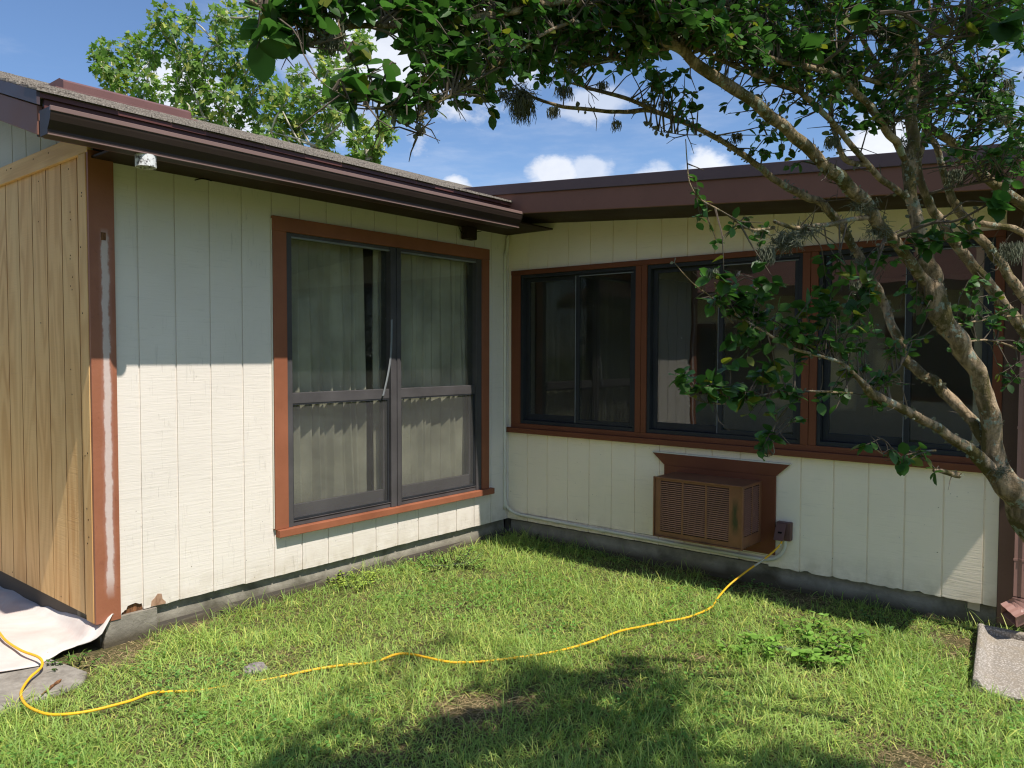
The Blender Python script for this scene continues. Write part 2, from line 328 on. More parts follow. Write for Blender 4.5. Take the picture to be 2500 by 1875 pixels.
c = t.mix(t.rng(n, .3, .7), (.185, .074, .036), (.25, .105, .05)); c = t.mix(t.math('MULTIPLY', t.rng(t.noise(11, None, 5, .7), .55, .7), .5), c, (.32, .17, .06))
vx = t.math('ABSOLUTE', t.math('SUBTRACT', o[0], 2.142)); al = t.math('MULTIPLY', t.rng(t.math('ADD', vx, t.math('MULTIPLY', t.math('SUBTRACT', t.noise(26, t.obj((1, 1, .35)), 4), .5), .05)), .026, .008), t.math('MULTIPLY', t.rng(o[2], .22, .30), t.rng(o[2], .48, .40)))
al = t.math('MULTIPLY', al, t.rng(o[1], -.30, -.325)); c = t.mix(al, c, (.022, .035, .012))
c = t.mix(t.math('MULTIPLY', t.rng(o[2], .19, .15), t.rng(n, .45, .6)), c, (.12, .05, .025))
M['ac'] = t.done(c, .45, t.bump(f, .12, .002), .4)
M['ac_slat'] = paint_mat('ac louvre enamel', (.29, .145, .10), .45, .15, 70, .1)
M['outlet'] = paint_mat('outlet box bronze', (.13, .068, .058), .45, .12, 80, .1)
M['conduit'] = paint_mat('cream painted pipe', (.66, .63, .54), .5, .06, 70, .12)
M['cord'] = paint_mat('yellow cord jacket', (.78, .42, .025), .4, .1, 25, .05)
M['cordgrey'] = paint_mat('worn pale cord jacket', (.5, .45, .35), .5, .1, 25, .05)
t = NT('canvas drop cloth'); n = t.noise(2.0, None, 6, .65, .8); f = t.noise(240, None, 2); o5 = t.noise(30, None, 2)
c = t.mix(t.math('MULTIPLY', t.rng(n, .42, .62), .55), (.60, .565, .52), (.52, .39, .34)); c = t.mix(t.rng(o5, .755, .775), c, (.10, .06, .04))
M['cloth'] = t.done(c, .85, t.bump(f, .3, .002, t.bump(n, .5, .02)), .15)
t = NT('exposed aggregate concrete'); v = t.N('ShaderNodeTexVoronoi'); v.inputs['Scale'].default_value = 95; t.l.new(t.obj(), v.inputs['Vector']); n = t.noise(5, None, 6, .7)
c = t.mix(t.rng(v.outputs['Distance'], .1, .5), (.56, .51, .45), (.25, .22, .18)); c = t.mix(t.rng(n, .48, .70), c, (.27, .225, .165))
M['aggregate'] = t.done(c, .8, t.bump(v.outputs['Distance'], .6, -.004), .25)
t = NT('paver concrete'); n = t.noise(12, None, 7, .7); f = t.noise(110, None, 3)
M['paver'] = t.done(t.mix(t.rng(n, .3, .7), (.17, .15, .125), (.36, .33, .28)), .9, t.bump(f, .6, .005, t.bump(n, .4, .01)), .15)
t = NT('galvanised stub'); n = t.noise(40, None, 4, .7); M['stub'] = t.done(t.mix(t.rng(n, .5, .62), (.72, .72, .70), (.10, .09, .08)), .45, None, .4)
t = NT('grey dried mud'); n = t.noise(40, None, 6, .7); M['mud'] = t.done(t.mix(t.rng(n, .3, .7), (.16, .14, .13), (.32, .29, .27)), .95, t.bump(n, 1, .01), .1)
M['interior'] = paint_mat('interior wall paint', (.52, .44, .34), .8, .05)
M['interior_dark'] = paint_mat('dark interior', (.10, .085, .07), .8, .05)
M['straw'] = paint_mat('dry straw', (.42, .30, .15), .9, .25)
GZ = -0.155                         # soil level; siding starts at z = 0
# ================================================================== ground
nf = vnoise(3); xs = np.concatenate([[-220, -60, -20, -8], np.linspace(-4, 9, 66), [14, 30, 80, 220]]); ys = np.concatenate([[-220, -60, -20, -11], np.linspace(-8, 4, 61), [10, 30, 80, 220]])
X, Y = np.meshgrid(xs, ys, indexing='ij')
def ground_z(x, y): return GZ + .012 * (nf(np.asarray(x) * 1.3 + 9, np.asarray(y) * 1.3 + 5) - .5) + .008 * (nf(np.asarray(x) * 5 + 40, np.asarray(y) * 5) - .5)
Z = ground_z(X, Y); g = MB(); ny = len(ys)
g.v = [tuple(p) for p in np.stack([X, Y, Z], -1).reshape(-1, 3)]
for i in range(len(xs) - 1):
    for j in range(ny - 1): g.f.append((i * ny + j, (i + 1) * ny + j, (i + 1) * ny + j + 1, i * ny + j + 1)); g.mi.append(0)
tag(g.build('ground', M['soil'], smooth=True), kind='structure')

# ================================================================== house
house = empty('house', (0, 0, GZ))
tag(house, 'cream grooved wood siding house wing with dark brown trim and gutter around a grass corner', 'house')
GR1 = [.0209 + .2032 * k for k in range(16)]; GR2 = [.2037 + .2032 * k for k in range(17)]
def m1(s, d, z): return (d, -s, z)                       # left wall  (plane x = 0)
def m2(s, d, z): return (s, -d, z)                       # back wall  (plane y = 0)
def m0(s, d, z): return (-s, -3.30 - d, z)               # gable wall (plane y = -3.30)
def siding(mb, mp, rects, grooves, depth=.007, gw=.0048):
    """each rect: s0, s1, bottom(s), top(s), extra s positions"""
    for s0, s1, zb, zt, extra in rects:
        fb = zb if callable(zb) else (lambda s, z=zb: z); ft = zt if callable(zt) else (lambda s, z=zt: z)
        pr = [(s0, 0), (s1, 0)] + [(e, 0) for e in extra if s0 < e < s1]
        for gq in grooves:
            if s0 + .006 < gq < s1 - .006:
                pr = [p for p in pr if abs(p[0] - gq) > gw * 1.3 or p[0] in (s0, s1)]
                pr += [(gq - gw, 0), (gq - gw * .8, -depth), (gq + gw * .8, -depth), (gq + gw, 0)]
        pr.sort(); n = len(pr)
        lo_ = [mp(s, d, fb(s)) for s, d in pr]; hi = [mp(s, d, ft(s)) for s, d in pr]
        bl = [mp(s, -.016, fb(s)) for s, d in pr]; bh = [mp(s, -.016, ft(s)) for s, d in pr]
        mb.loft([bl, lo_, hi, bh, bl], closed=False)
        mb.add([lo_[0], hi[0], bh[0], bl[0]], [(0, 1, 2, 3)]); mb.add([lo_[-1], hi[-1], bh[-1], bl[-1]], [(0, 1, 2, 3)])
BOT1 = [(0, 0), (.30, -.002), (1.0, .003), (1.6, -.002), (2.46, .0), (2.47, .004), (2.9, .002), (2.935, -.001), (2.965, .003), (3.066, .001), (3.0665, .003), (3.0705, .036), (3.085, .034), (3.108, .046), (3.128, .044), (3.15, .040), (3.158, .020), (3.164, .022), (3.172, .012), (3.18, .010), (3.184, -.001), (3.2, -.002)]
jn = vnoise(8)
def bot1(s): return float(np.interp(s, [a for a, b in BOT1], [b for a, b in BOT1]) + .0028 * (jn(s * 40, 3) - .5))
ex1 = [a for a, b in BOT1] + list(np.arange(.03, 3.19, .022))
w1 = MB()
siding(w1, m1, [(.0, .30, bot1, 2.375, ex1), (.30, 2.215, bot1, .268, ex1), (.30, 2.215, 2.17, 2.375, []), (2.215, 3.205, bot1, 2.375, ex1)], GR1)
wall1 = w1.build('siding_wall', M['siding_y'], house); tag(wall1, 'sunlit cream grooved siding wall left of the inside corner')
# rot and peeled paint near the bottom left
q = MB(); q.box(-.03, -.013, -3.17, -3.055, -.01, .06); q.build('rotted_framing', M['rot'], wall1)
q = MB(); pp = [(3.027, .005), (3.022, .034), (3.004, .048), (2.988, .067), (2.967, .062), (2.962, .032), (2.944, .012), (2.945, .002)]
q.prism([m1(a, -.002, b) for a, b in pp], [m1(a, .0015, b) for a, b in pp]); q.build('peeled_patch', M['peel'], wall1)
def bot2(s):
    base = .0 if s < 2.236 else -.012
    j = .004 * (jn(s * 22, 9) - .5) + (.014 * max(0, float(jn(s * 34, 14)) - .62) / .38 if 2.25 < s < 3.3 else 0)
    return base + j
tops2 = lambda s: 2.47 - .073 * s
ex2 = list(np.arange(.02, 3.52, .024)) + [2.2355, 2.2365]
w2 = MB()
siding(w2, m2, [(.0005, .06, lambda s: .77 if s < .06 else .77, tops2, []), (.0005, 2.2355, .060, .735, []), (.0005, 2.2355, bot2, .0565, ex2), (2.2355, 3.525, bot2, .735, ex2), (.06, 3.525, 2.04, tops2, [])], GR2)
wall2 = w2.build('siding_wall', M['siding_x'], house); tag(wall2, 'shaded cream grooved siding wall under the row of brown framed windows')
# gable end: old grey siding above, new plywood below
GR0 = [.157 + .208 * k for k in range(24)]
w0 = MB(); siding(w0, m0, [(.0, 5.2, 2.40, lambda s: min(2.44 + .32 * s, 2.44 + .32 * 3.6), [3.6])], [.20 + .2165 * k for k in range(23)])
tag(w0.build('gable_siding', M['old_siding'], house), 'weathered pale grey grooved siding above the new pine trim')
w0 = MB(); siding(w0, m0, [(.0, 5.2, .0, 2.398, [])], GR0, .009, .0048)
ply = w0.build('plywood_panel', M['ply'], house); tag(ply, 'unpainted new pine grooved plywood panel')
rn = random.Random(2)
for k in range(30):
    x = -.03 - rn.choice([.0, .0, .0, .2, .21, .62]) - rn.uniform(.0, .045) if k < 23 else -rn.uniform(.1, 1.3); z = rn.uniform(.03, 2.35) if k < 23 else rn.choice([.03, 2.46])
    y = -3.3228 if x > -.085 else (-3.3001 if z < 2.39 else -3.3203); q = MB(); q.box(x - .003, x + .003, y - .0008, y + .002, z - .0035, z + .0035); q.build('nail_head', M['dark'], ply)
q = MB(); q.box(-.088, -.001, -3.322, -3.3002, -.012, 2.388); q.build('corner_batten', M['pine_v'], house, bevel=.003)
q = MB(); q.box(-5.2, .018, -3.320, -3.3002, 2.3885, 2.492); q.build('frieze_trim', M['pine_h'], house, bevel=.003)
q = MB(); q.box(.001, .020, -3.318, -3.193, -.014, 2.40); q.box(-.002, .0009, -3.318, -3.193, -.014, 2.40)
cb_ = q.build('corner_board', M['corner'], house, bevel=.003); tag(cb_, 'scraped brown corner board with pale filler stripe')
q = MB(); q.box(.0195, .0207, -3.262, -3.236, 1.955, 1.995); q.build('wood_patch', M['rot'], cb_)
q = MB(); q.box(3.5255, 3.74, -.011, .018, -.10, 2.25); tag(q.build('corner_board', M['darkcorner'], house, bevel=.003), 'brown corner board beside the downspout')
# concrete stem wall
q = MB(); cn = vnoise(21)
def stem(a, b, mp, n, dz):
    rings = []
    for k in range(n + 1):
        s = a + (b - a) * k / n; o = .004 * (cn(s * 9, 1) - .5); lip = .010 * max(0, cn(s * 5, 7) - .55)
        rings.append([mp(s, -.30, -.35), mp(s, -.012 + o + lip, -.35), mp(s, -.020 + o + lip * 1.8, -.125), mp(s, -.028 + o + lip, -.09 + .02 * cn(s * 6, 3)), mp(s, -.036 + o, -.05 + .02 * cn(s * 8, 5)), mp(s, -.038 + o, dz), mp(s, -.30, dz)])
    q.loft(rings, True, True)
stem(.02, 3.285, m1, 150, -.004); stem(.001, 3.73, m2, 160, -.0165); stem(-.015, 5.2, m0, 40, -.004)
q.build('foundation', M['concrete'], house, smooth=False)
q = MB(); q.box(3.46, 3.73, .06, 6, -.1, 2.2); q.build('side_wall', M['siding_x'], house)
# interiors
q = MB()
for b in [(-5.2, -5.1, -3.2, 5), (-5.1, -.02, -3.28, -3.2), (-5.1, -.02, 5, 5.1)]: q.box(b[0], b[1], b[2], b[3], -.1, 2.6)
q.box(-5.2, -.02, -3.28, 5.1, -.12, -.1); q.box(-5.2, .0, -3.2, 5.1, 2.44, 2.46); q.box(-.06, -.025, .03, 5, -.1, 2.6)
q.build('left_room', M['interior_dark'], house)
q = MB(); OX0, OX1, OZ0, OZ1 = .70, 2.15, .78, 1.42
q.box(-.02, OX0, 4.0, 4.08, -.1, 2.3); q.box(OX1, 3.45, 4.0, 4.08, -.1, 2.3); q.box(OX0, OX1, 4.0, 4.08, -.1, OZ0); q.box(OX0, OX1, 4.0, 4.08, OZ1, 2.3)
q.box(.98, 1.26, 4.0, 4.08, OZ0, OZ1); q.box(1.62, 1.82, 4.0, 4.08, OZ0, OZ1)
q.box(-.02, 3.45, .03, 4.0, -.12, -.1); q.box(-.0, 3.45, .02, 4.05, 2.20, 2.22); q.box(3.38, 3.44, .03, 4.0, -.1, 2.2)
q.build('sunroom', M['interior'], house)
for a_, b_ in ((OX0, .98), (1.26, 1.62), (1.82, OX1)):
    q = MB(); q.box(a_ - .02, b_ + .02, 3.985, 3.992, OZ0 - .02, OZ1 + .02); q.build('added_blind', M['blind'], house)  # added translucent panels, skylight through them gives a beige glow

# ------------------------------------------------------------------ big double window in the left wall
win = MB(); A = win
def fr(mb, mp, s0, s1, z0, z1, w, d0, d1, wb=None, wt_=None):
    wb = w if wb is None else wb; wt_ = w if wt_ is None else wt_
    def bx(a, b, c, e):
        p = [mp(a, d0, c), mp(b, d0, c), mp(b, d1, c), mp(a, d1, c), mp(a, d0, e), mp(b, d0, e), mp(b, d1, e), mp(a, d1, e)]; mb.hexa(p)
    bx(s0, s0 + w, z0, z1); bx(s1 - w, s1, z0, z1); bx(s0 + w, s1 - w, z0, z0 + wb); bx(s0 + w, s1 - w, z1 - wt_, z1)
def bx(mb, mp, s0, s1, d0, d1, z0, z1):
    mb.hexa([mp(s0, d0, z0), mp(s1, d0, z0), mp(s1, d1, z0), mp(s0, d1, z0), mp(s0, d0, z1), mp(s1, d0, z1), mp(s1, d1, z1), mp(s0, d1, z1)])
bx(A, m1, .353, .412, -.09, .012, .2905, 2.129); bx(A, m1, 2.122, 2.162, -.09, .012, .2905, 2.129); bx(A, m1, 1.226, 1.252, -.09, .016, .2905, 2.129); bx(A, m1, 1.268, 1.312, -.09, .016, .2905, 2.129); bx(A, m1, 1.252, 1.268, -.09, .009, .2905, 2.129); bx(A, m1, 1.208, 1.226, -.09, .008, .2905, 2.129)
for a, b in ((.412, 1.208), (1.312, 2.122)):
    bx(A, m1, a, b, -.09, .006, 2.108, 2.129); bx(A, m1, a, b, -.09, .004, .2905, .322)
    bx(A, m1, a, b, -.075, -.004, 1.064, 1.131)                       # meeting rail
    bx(A, m1, a + .01, b - .01, -.075, -.045, .325, .415)             # lower sash rail
    bx(A, m1, a + .004, a + .022, -.075, -.045, .325, 1.064); bx(A, m1, b - .022, b - .004, -.075, -.045, .325, 1.064)
    bx(A, m1, a, b, .004, .010, .3215, .327); 
window = A.build('window', M['alu'], house, bevel=.002); tag(window, 'tall double window with bronze frame and pleated curtains')
q = MB()
for a, b in ((.414, 1.206), (1.314, 2.120)): bx(q, m1, a, b, -.02, .0075, 2.098, 2.1078)
q.build('frame_edge', M['alu_edge'], window)
q = MB(); bx(q, m1, .268, 2.261, .0003, .024, 2.13, 2.218); q.build('header_casing', M['brown'], window, bevel=.003)
for a, b in ((.268, .3525), (2.1625, 2.2585)):
    q = MB(); bx(q, m1, a, b, .0003, .021, .2905, 2.1298); q.build('side_casing', M['brown'], window, bevel=.003)
q = MB(); bx(q, m1, .228, 2.246, .0003, .046, .243, .290); q.build('sill', M['brown'], window, bevel=.004)
q = MB(); bx(q, m1, 2.2605, 2.265, -.002, .014, .30, 2.2); q.build('caulk_line', M['conduit'], window)
for a, b in ((.412, 1.208), (1.312, 2.122)):
    q = MB(); bx(q, m1, a - .005, b + .005, -.034, -.030, 1.12, 2.115); q.build('pane', M['glass'], window)
    q = MB(); bx(q, m1, a + .015, b - .015, -.062, -.058, .40, 1.07); q.build('pane', M['glass'], window)
    q = MB(); q.add([m1(a + .004, -.012, .33), m1(b - .004, -.012, .33), m1(b - .004, -.012, 1.066), m1(a + .004, -.012, 1.066)], [(0, 1, 2, 3)]); q.build('insect_screen', M['screen'], window)
    q = MB(); fr(q, m1, a + .003, b - .003, .327, 1.066, .012, -.016, -.006); q.build('screen_frame', M['alu_dark'], window)
q = MB(); st = catmull([m1(1.305, .017, 1.62), m1(1.309, .018, 1.459), m1(1.321, .018, 1.33), m1(1.352, .018, 1.199), m1(1.386, .016, 1.087)], 6)
q.loft([[Vector(p) + Vector((0, -.009, -.002)), Vector(p) + Vector((.002, 0, 0)), Vector(p) + Vector((0, .009, .002)), Vector(p) + Vector((-.003, 0, 0))] for p in st], True, True)
q.build('loose_weatherstrip', M['alu_edge'], window)
# curtains: pleated cloth behind each half
def curtain(s0, s1, seed, label, gap=None):
    r = random.Random(seed); mb = MB(); cols = []; s = s0; 
    while s < s1:
        wd = r.choice((r.uniform(.03, .06), r.uniform(.06, .12))); cols.append((s, wd, r.uniform(.02, .07))); s += wd
    def prof(s, zf):
        for a, wd, am in cols:
            if a <= s <= a + wd:
                u = (s - a) / wd; return am * (1 - abs(2 * u ** .55 - 1)) ** .8 * (1.0 - .35 * zf)
        return 0
    ss = np.arange(s0, s1, .006); rows = []
    for z in np.linspace(.10, 2.32, 24):
        zf = (z - .1) / 2.22
        rows.append([m1(x + .02 * math.sin(3.1 * x + seed) * (zf - .5) + .006 * math.sin(z * 4 + x * 30), -.15 + prof(x, zf) + .004 * math.sin(z * 5 + x * 20), z) for x in ss])
    mb.loft(rows, closed=False); o = mb.build('curtain', M['curtain'], smooth=True); tag(o, label, 'curtain', 'curtains behind the tall double window')
    sm = o.modifiers.new('thickness', 'SOLIDIFY'); sm.thickness = .0015
curtain(1.425, 2.18, 3, 'pale green pleated curtain with a dark gap beside it, left half of tall window')
curtain(.36, 1.36, 8, 'pale green pleated curtain in the half of the tall window nearest the corner')

# ------------------------------------------------------------------ sunroom window row in the back wall
q = MB(); bx(q, m2, .0405, 3.5253, .0003, .022, 2.026, 2.064); q.build('header_trim', M['brown_shaded'], house, bevel=.003)
q = MB(); bx(q, m2, .0005, 3.5253, .0003, .046, .730, .771); q.build('window_ledge', M['brown_shaded'], house, bevel=.004)
q = MB(); bx(q, m2, .0405, 3.5253, .0003, .018, .7712, .808); q.build('sill_trim', M['brown_shaded'], house, bevel=.003)
for a, b in ((.0405, .132), (1.222, 1.268), (1.271, 1.314), (2.433, 2.482), (2.485, 2.531), (3.478, 3.5253)):
    q = MB(); bx(q, m2, a, b, -.05, .0185, .8082, 2.0258); q.build('mullion_board', M['brown_shaded'], house, bevel=.003)
for (a, b, mid), lab in zip(((.132, 1.222, .69), (1.314, 2.433, 1.875), (2.531, 3.478, 3.045)), ('dark sliding window nearest the inside corner', 'dark sliding window above the air conditioner', 'dark sliding window behind the tree trunk')):
    q = MB(); fr(q, m2, a + .0003, b - .0003, .8083, 2.0257, .024, -.07, .006, .028, .028); fr(q, m2, a + .026, mid + .014, .838, 1.996, .036, -.058, -.034, .05, .03); fr(q, m2, mid - .014, b - .026, .838, 1.996, .03, -.030, -.006, .03, .014)
    w = q.build('sliding_window', M['alu_dark'], house, bevel=.0015); tag(w, lab)
    q = MB(); bx(q, m2, a + .055, mid - .015, -.046, -.042, .88, 1.97); q.build('pane', M['glass2'], w)
    q = MB(); bx(q, m2, mid + .01, b - .05, -.020, -.016, .86, 1.985); q.build('pane', M['glass2'], w)
    q = MB(); bx(q, m2, mid - .018, mid - .0145, -.03, -.003, .84, 1.99); bx(q, m2, mid + .012, b - .032, -.012, -.004, 1.9815, 1.9865); q.build('sash_edge', M['alu_edge'], w)

# ------------------------------------------------------------------ roofs, eaves, gutter
RZ = lambda x: 2.49 + .32 * (.5 - x)
YL, YR = -3.70, -.60
rr = MB(); n = 33; rs_ = random.Random(3)
for k in range(n):                                   # stepped shingle courses up to the ridge
    x0 = .515 - k * .125; x1 = x0 - .135; y = YL - .012 + rs_.uniform(-.01, .01)
    while y < ((YR + .11) if k < 3 else 7.49):
        yy = y + rs_.choice((.17, .25, .34)); lim = (YR + .12) if k < 3 else 7.5; yy = min(yy, lim); tz = rs_.uniform(.008, .014); e = rs_.uniform(-.004, .004)
        rr.hexa([(x0 + e, y, RZ(x0)), (x0 + e, yy - .002, RZ(x0)), (x1, yy - .002, RZ(x1) - .001), (x1, y, RZ(x1) - .001), (x0 + e, y, RZ(x0) + tz), (x0 + e, yy - .002, RZ(x0) + tz), (x1, yy - .002, RZ(x1) + .003), (x1, y, RZ(x1) + .003)])
        y = yy
roof = rr.build('shingle_roof', M['shingle'], house)
xr = .515 - n * .125
q = MB(); q.hexa([(.49, YL, RZ(.49) - .03), (.49, YR + .1, RZ(.49) - .03), (xr, 7.5, RZ(xr) - .03), (xr, YL, RZ(xr) - .03), (.49, YL, RZ(.49) - .002), (.49, YR + .1, RZ(.49) - .002), (xr, 7.5, RZ(xr) - .002), (xr, YL, RZ(xr) - .002)])
q.hexa([(xr, YL, RZ(xr) - .03), (xr, 7.5, RZ(xr) - .03), (xr - 3.6, 7.5, RZ(xr) - 1.2), (xr - 3.6, YL, RZ(xr) - 1.2), (xr, YL, RZ(xr)), (xr, 7.5, RZ(xr)), (xr - 3.6, 7.5, RZ(xr) - 1.17), (xr - 3.6, YL, RZ(xr) - 1.17)])
q.build('roof_deck', M['shingle'], roof)
q = MB(); bxx = [(-1.5, .0), (-1.5, .055), (-1.56, .082), (-2.2, .082), (-2.2, .0)]      # low metal box on the slope
def rb(y): return [(x, y, RZ(-1.5) + h + (.0 if x > -2 else .2 if h == 0 else 0) + .012) for x, h in bxx]
q.prism(rb(-2.85), rb(-1.955)); q.box(-1.52, -1.49, -2.90, -1.90, RZ(-1.5) - .02, RZ(-1.5) + .016); tag(q.build('roof_vent', M['roofbox'], house, bevel=.003), 'low purple brown metal box on the shingle roof')
q = MB(); q.hexa([(.47, YL - .0005, 2.31), (.47, YL + .02, 2.31), (-4.2, YL + .02, 3.80), (-4.2, YL - .0005, 3.80), (.47, YL - .0005, 2.435), (.47, YL + .02, 2.435), (-4.2, YL + .02, 3.925), (-4.2, YL - .0005, 3.925)])
q.build('rake_board', M['fascia2'], house, bevel=.003)
q = MB(); q.hexa([(.505, YL - .014, 2.43), (.505, YL - .001, 2.43), (-4.2, YL - .001, 3.925), (-4.2, YL - .014, 3.925), (.505, YL - .014, 2.487), (.505, YL - .001, 2.487), (-4.2, YL - .001, 3.99), (-4.2, YL - .014, 3.99)])
q.build('rake_drip_edge', M['dripedge'], house)
q = MB(); q.box(.4705, .49, YL + .021, YR + .02, 2.30, 2.462); q.build('fascia', M['fascia'], house)
q = MB(); q.box(.4905, .503, YL, YR + .075, 2.4625, 2.482); q.build('eave_drip_edge', M['fascia'], house)
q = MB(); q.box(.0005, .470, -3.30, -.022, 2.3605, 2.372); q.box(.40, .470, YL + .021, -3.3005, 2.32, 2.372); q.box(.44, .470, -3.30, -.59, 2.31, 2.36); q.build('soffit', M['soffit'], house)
q = MB(); P = [(.491, 2.408), (.491, 2.298), (.566, 2.298), (.572, 2.302), (.572, 2.318), (.582, 2.330), (.598, 2.352), (.606, 2.375), (.609, 2.388)]
q.loft([[(x, y, z) for x, z in P] for y in (YL + .002, YR + .03)], closed=False)
inn = [(x - .003 if x > .5 else x + .002, z + (.003 if z < 2.31 else 0)) for x, z in P]; q.loft([[(x, y, z) for x, z in inn] for y in (YL + .002, YR + .03)], closed=False)
for y in (YL + .002, YR + .03): q.prism([(x, y - .0008, z) for x, z in P] + [(.606, y - .0008, 2.406)], [(x, y + .0008, z) for x, z in P] + [(.606, y + .0008, 2.406)])
gut = q.build('gutter', M['gutter'], house); tag(gut, 'dark brown roof gutter above the sunlit wall')
q = MB(); q.box(.597, .6125, YL, YR + .032, 2.3885, 2.409); q.build('gutter_lip', M['gutter_lip'], gut, bevel=.002)
q = MB(); q.box(.566, .5745, YL + .002, YR + .03, 2.2965, 2.3015); q.build('gutter_bead', M['gutter_lip'], gut)
q = MB(); ci = [(.531 + .046 * math.cos(a), -3.268 + .046 * math.sin(a)) for a in np.linspace(0, 2 * math.pi, 25)[:-1]]; co = [(.531 + .042 * math.cos(a), -3.268 + .042 * math.sin(a)) for a in np.linspace(0, 2 * math.pi, 25)[:-1]]
q.loft([[(x, y, 2.297) for x, y in ci], [(x, y, 2.243) for x, y in ci], [(x, y, 2.243) for x, y in co], [(x, y, 2.297) for x, y in co]]); tag(q.build('outlet_stub', M['stub'], gut, smooth=False), 'short stained white pipe stub under the gutter')
q = MB(); q.box(.02, .085, -.60, -.485, 2.262, 2.3603); jb = q.build('junction_box', M['soffit'], house, bevel=.006)
q = MB(); q.tube(catmull([(.05, -.60, 2.30), (.05, -.63, 2.31), (.05, -.66, 2.355)], 5), .003, 6); q.build('wire', M['dark'], jb); q = MB(); q.tube(catmull([(.05, -.485, 2.30), (.05, -.46, 2.33), (.05, -.40, 2.345)], 5), .003, 6); q.build('wire', M['dark'], jb)
q = MB(); q.tube(catmull([(.012, -2.75, 2.345), (.03, -2.71, 2.358), (.03, -2.66, 2.354)], 5), .003, 6); q.build('loose_wire', M['dark'], house)
# low-slope roof over the sunroom, rake fascia facing the yard
D = .58; S2 = lambda x: -.073 * x; XE = 4.47
def slab(name, mat, y0, y1, za, zb, x0=0.05, x1=XE, bev=.003):
    q = MB(); q.hexa([(x0, y0, za + S2(x0)), (x1, y0, za + S2(x1)), (x1, y1, za + S2(x1)), (x0, y1, za + S2(x0)), (x0, y0, zb + S2(x0)), (x1, y0, zb + S2(x1)), (x1, y1, zb + S2(x1)), (x0, y1, zb + S2(x0))]); return q.build(name, mat, house, bevel=bev)
slab('rake_fascia', M['fascia2'], -D - .001, -D + .024, 2.441, 2.590, .30)
slab('rake_fascia', M['fascia2'], -D - .0005, -D + .024, 2.441, 2.588, .02, .299)
slab('rake_edge_metal', M['dripedge'], -D - .016, -D - .0015, 2.583, 2.656, .02); slab('rake_edge_metal', M['dripedge'], -D - .0155, -D - .0015, 2.584, 2.655, -.6, .018)
slab('rake_soffit', M['soffit'], -D + .0245, .02, 2.452, 2.464, .0)
slab('flat_roof', M['shingle'], -D - .0012, 4.5, 2.592, 2.652, -.3, XE, 0)
# downspout and elbow at the right corner
q = MB()
def rect_ring(c, ux, uy, w, h, n=6):
    c = Vector(c); ux = Vector(ux); uy = Vector(uy); o = []
    for k in range(n + 1): o.append(c + ux * (w * (k / n - .5)) * 2 / 2 - uy * h / 2 + uy * (.004 if k % 2 else 0))
    for k in range(1, 4): o.append(c + ux * w / 2 + uy * (h * (k / 3 - .5)) - ux * (.003 if k == 1 or k == 2 else 0))
    for k in range(1, n + 1): o.append(c + ux * (w * (.5 - k / n)) + uy * h / 2 - uy * (.004 if k % 2 else 0))
    for k in range(1, 3): o.append(c - ux * w / 2 + uy * (h * (.5 - k / 3)) + ux * .003)
    return o
ex, ez = (1, 0, 0), (0, 1, 0)
dx = 3.672; dy = -.122
q.loft([rect_ring((dx, dy, z), ex, ez, .105, .072) for z in (2.05, 1.0, .93, .30, .29, .105)])
th = np.linspace(0, 1.15, 7); pth = []
for k, a in enumerate(th):
    c = Vector((dx, dy, .10)) + Vector((-.75, -.66, 0)) * (.085 * (1 - math.cos(a))) + Vector((0, 0, -.085 * math.sin(a)))
    nrm = Vector((.75 * math.sin(a) * -1, .66 * math.sin(a) * -1, -math.cos(a))).normalized(); sc = 1.0 + (.03 if k % 2 else 0)
    side = Vector((1, 0, 0)); side = (side - side.dot(nrm) * nrm).normalized(); ot = nrm.cross(side) * -1
    pth.append(rect_ring(c, side, ot, .108 * sc, .076 * sc))
dirv = Vector((-.75 * math.sin(1.15), -.66 * math.sin(1.15), -math.cos(1.15)))
last = pth[-1]; pth.append([p + dirv * .045 for p in last])
q.loft(pth); q.loft([pth[-1], [p.lerp(sum(pth[-1], Vector()) / len(pth[-1]), .06) for p in pth[-1]], [p.lerp(sum(pth[-1], Vector()) / len(pth[-1]), .08) - dirv * .08 for p in pth[-1]]])
dsp = q.build('downspout', M['downspout'], house); tag(dsp, 'ribbed brown downspout with elbow above the splash block')
for z in (1.0, .302):
    q = MB(); q.loft([rect_ring((dx, dy, z + e), ex, ez, .112, .078) for e in (-.006, .006)], True, True); q.build('joint_band', M['downspout'], dsp)
cc = sum(pth[-1], Vector()) / len(pth[-1]); q = MB(); q.add([p.lerp(cc, .05) - dirv * .06 for p in pth[-1]], [tuple(range(len(pth[-1])))]); q.build('hollow', M['dark'], dsp)  # black sheet standing in for the shade inside the mouth

# ================================================================== air conditioner
AX0, AX1, AZ0, AZ1, AD = 1.563, 2.192, .148, .550, .33
ac = empty('air_conditioner', (1.88, 0, AZ0)); tag(ac, 'rusty brown boxy air conditioner with louvred grille set in the wall below the windows', 'air conditioner')
q = MB(); q.box(1.472, 2.284, -.024, -.0085, .071, .59); q.prism([(1.472, -.024, .5902), (2.284, -.024, .5902), (2.372, -.024, .672), (1.378, -.024, .672)], [(1.472, -.0085, .5902), (2.284, -.0085, .5902), (2.372, -.0085, .672), (1.378, -.0085, .672)])
q.box(1.36, 1.36001, -.02, -.0199, .5, .50001) if False else None
q.build('mounting_board', M['brown_shaded'], ac, bevel=.003)
q = MB(); q.box(1.376, 2.374, -.022, -.0003, .6722, .680); q.build('flashing_strip', M['conduit'], ac)
q = MB(); T = .006
q.box(AX0, AX1, -AD, -.0243, AZ1 - T, AZ1); q.box(AX0, AX1, -AD, -.0243, AZ0, AZ0 + T); q.box(AX0, AX0 + T, -AD, -.0243, AZ0 + T, AZ1 - T)
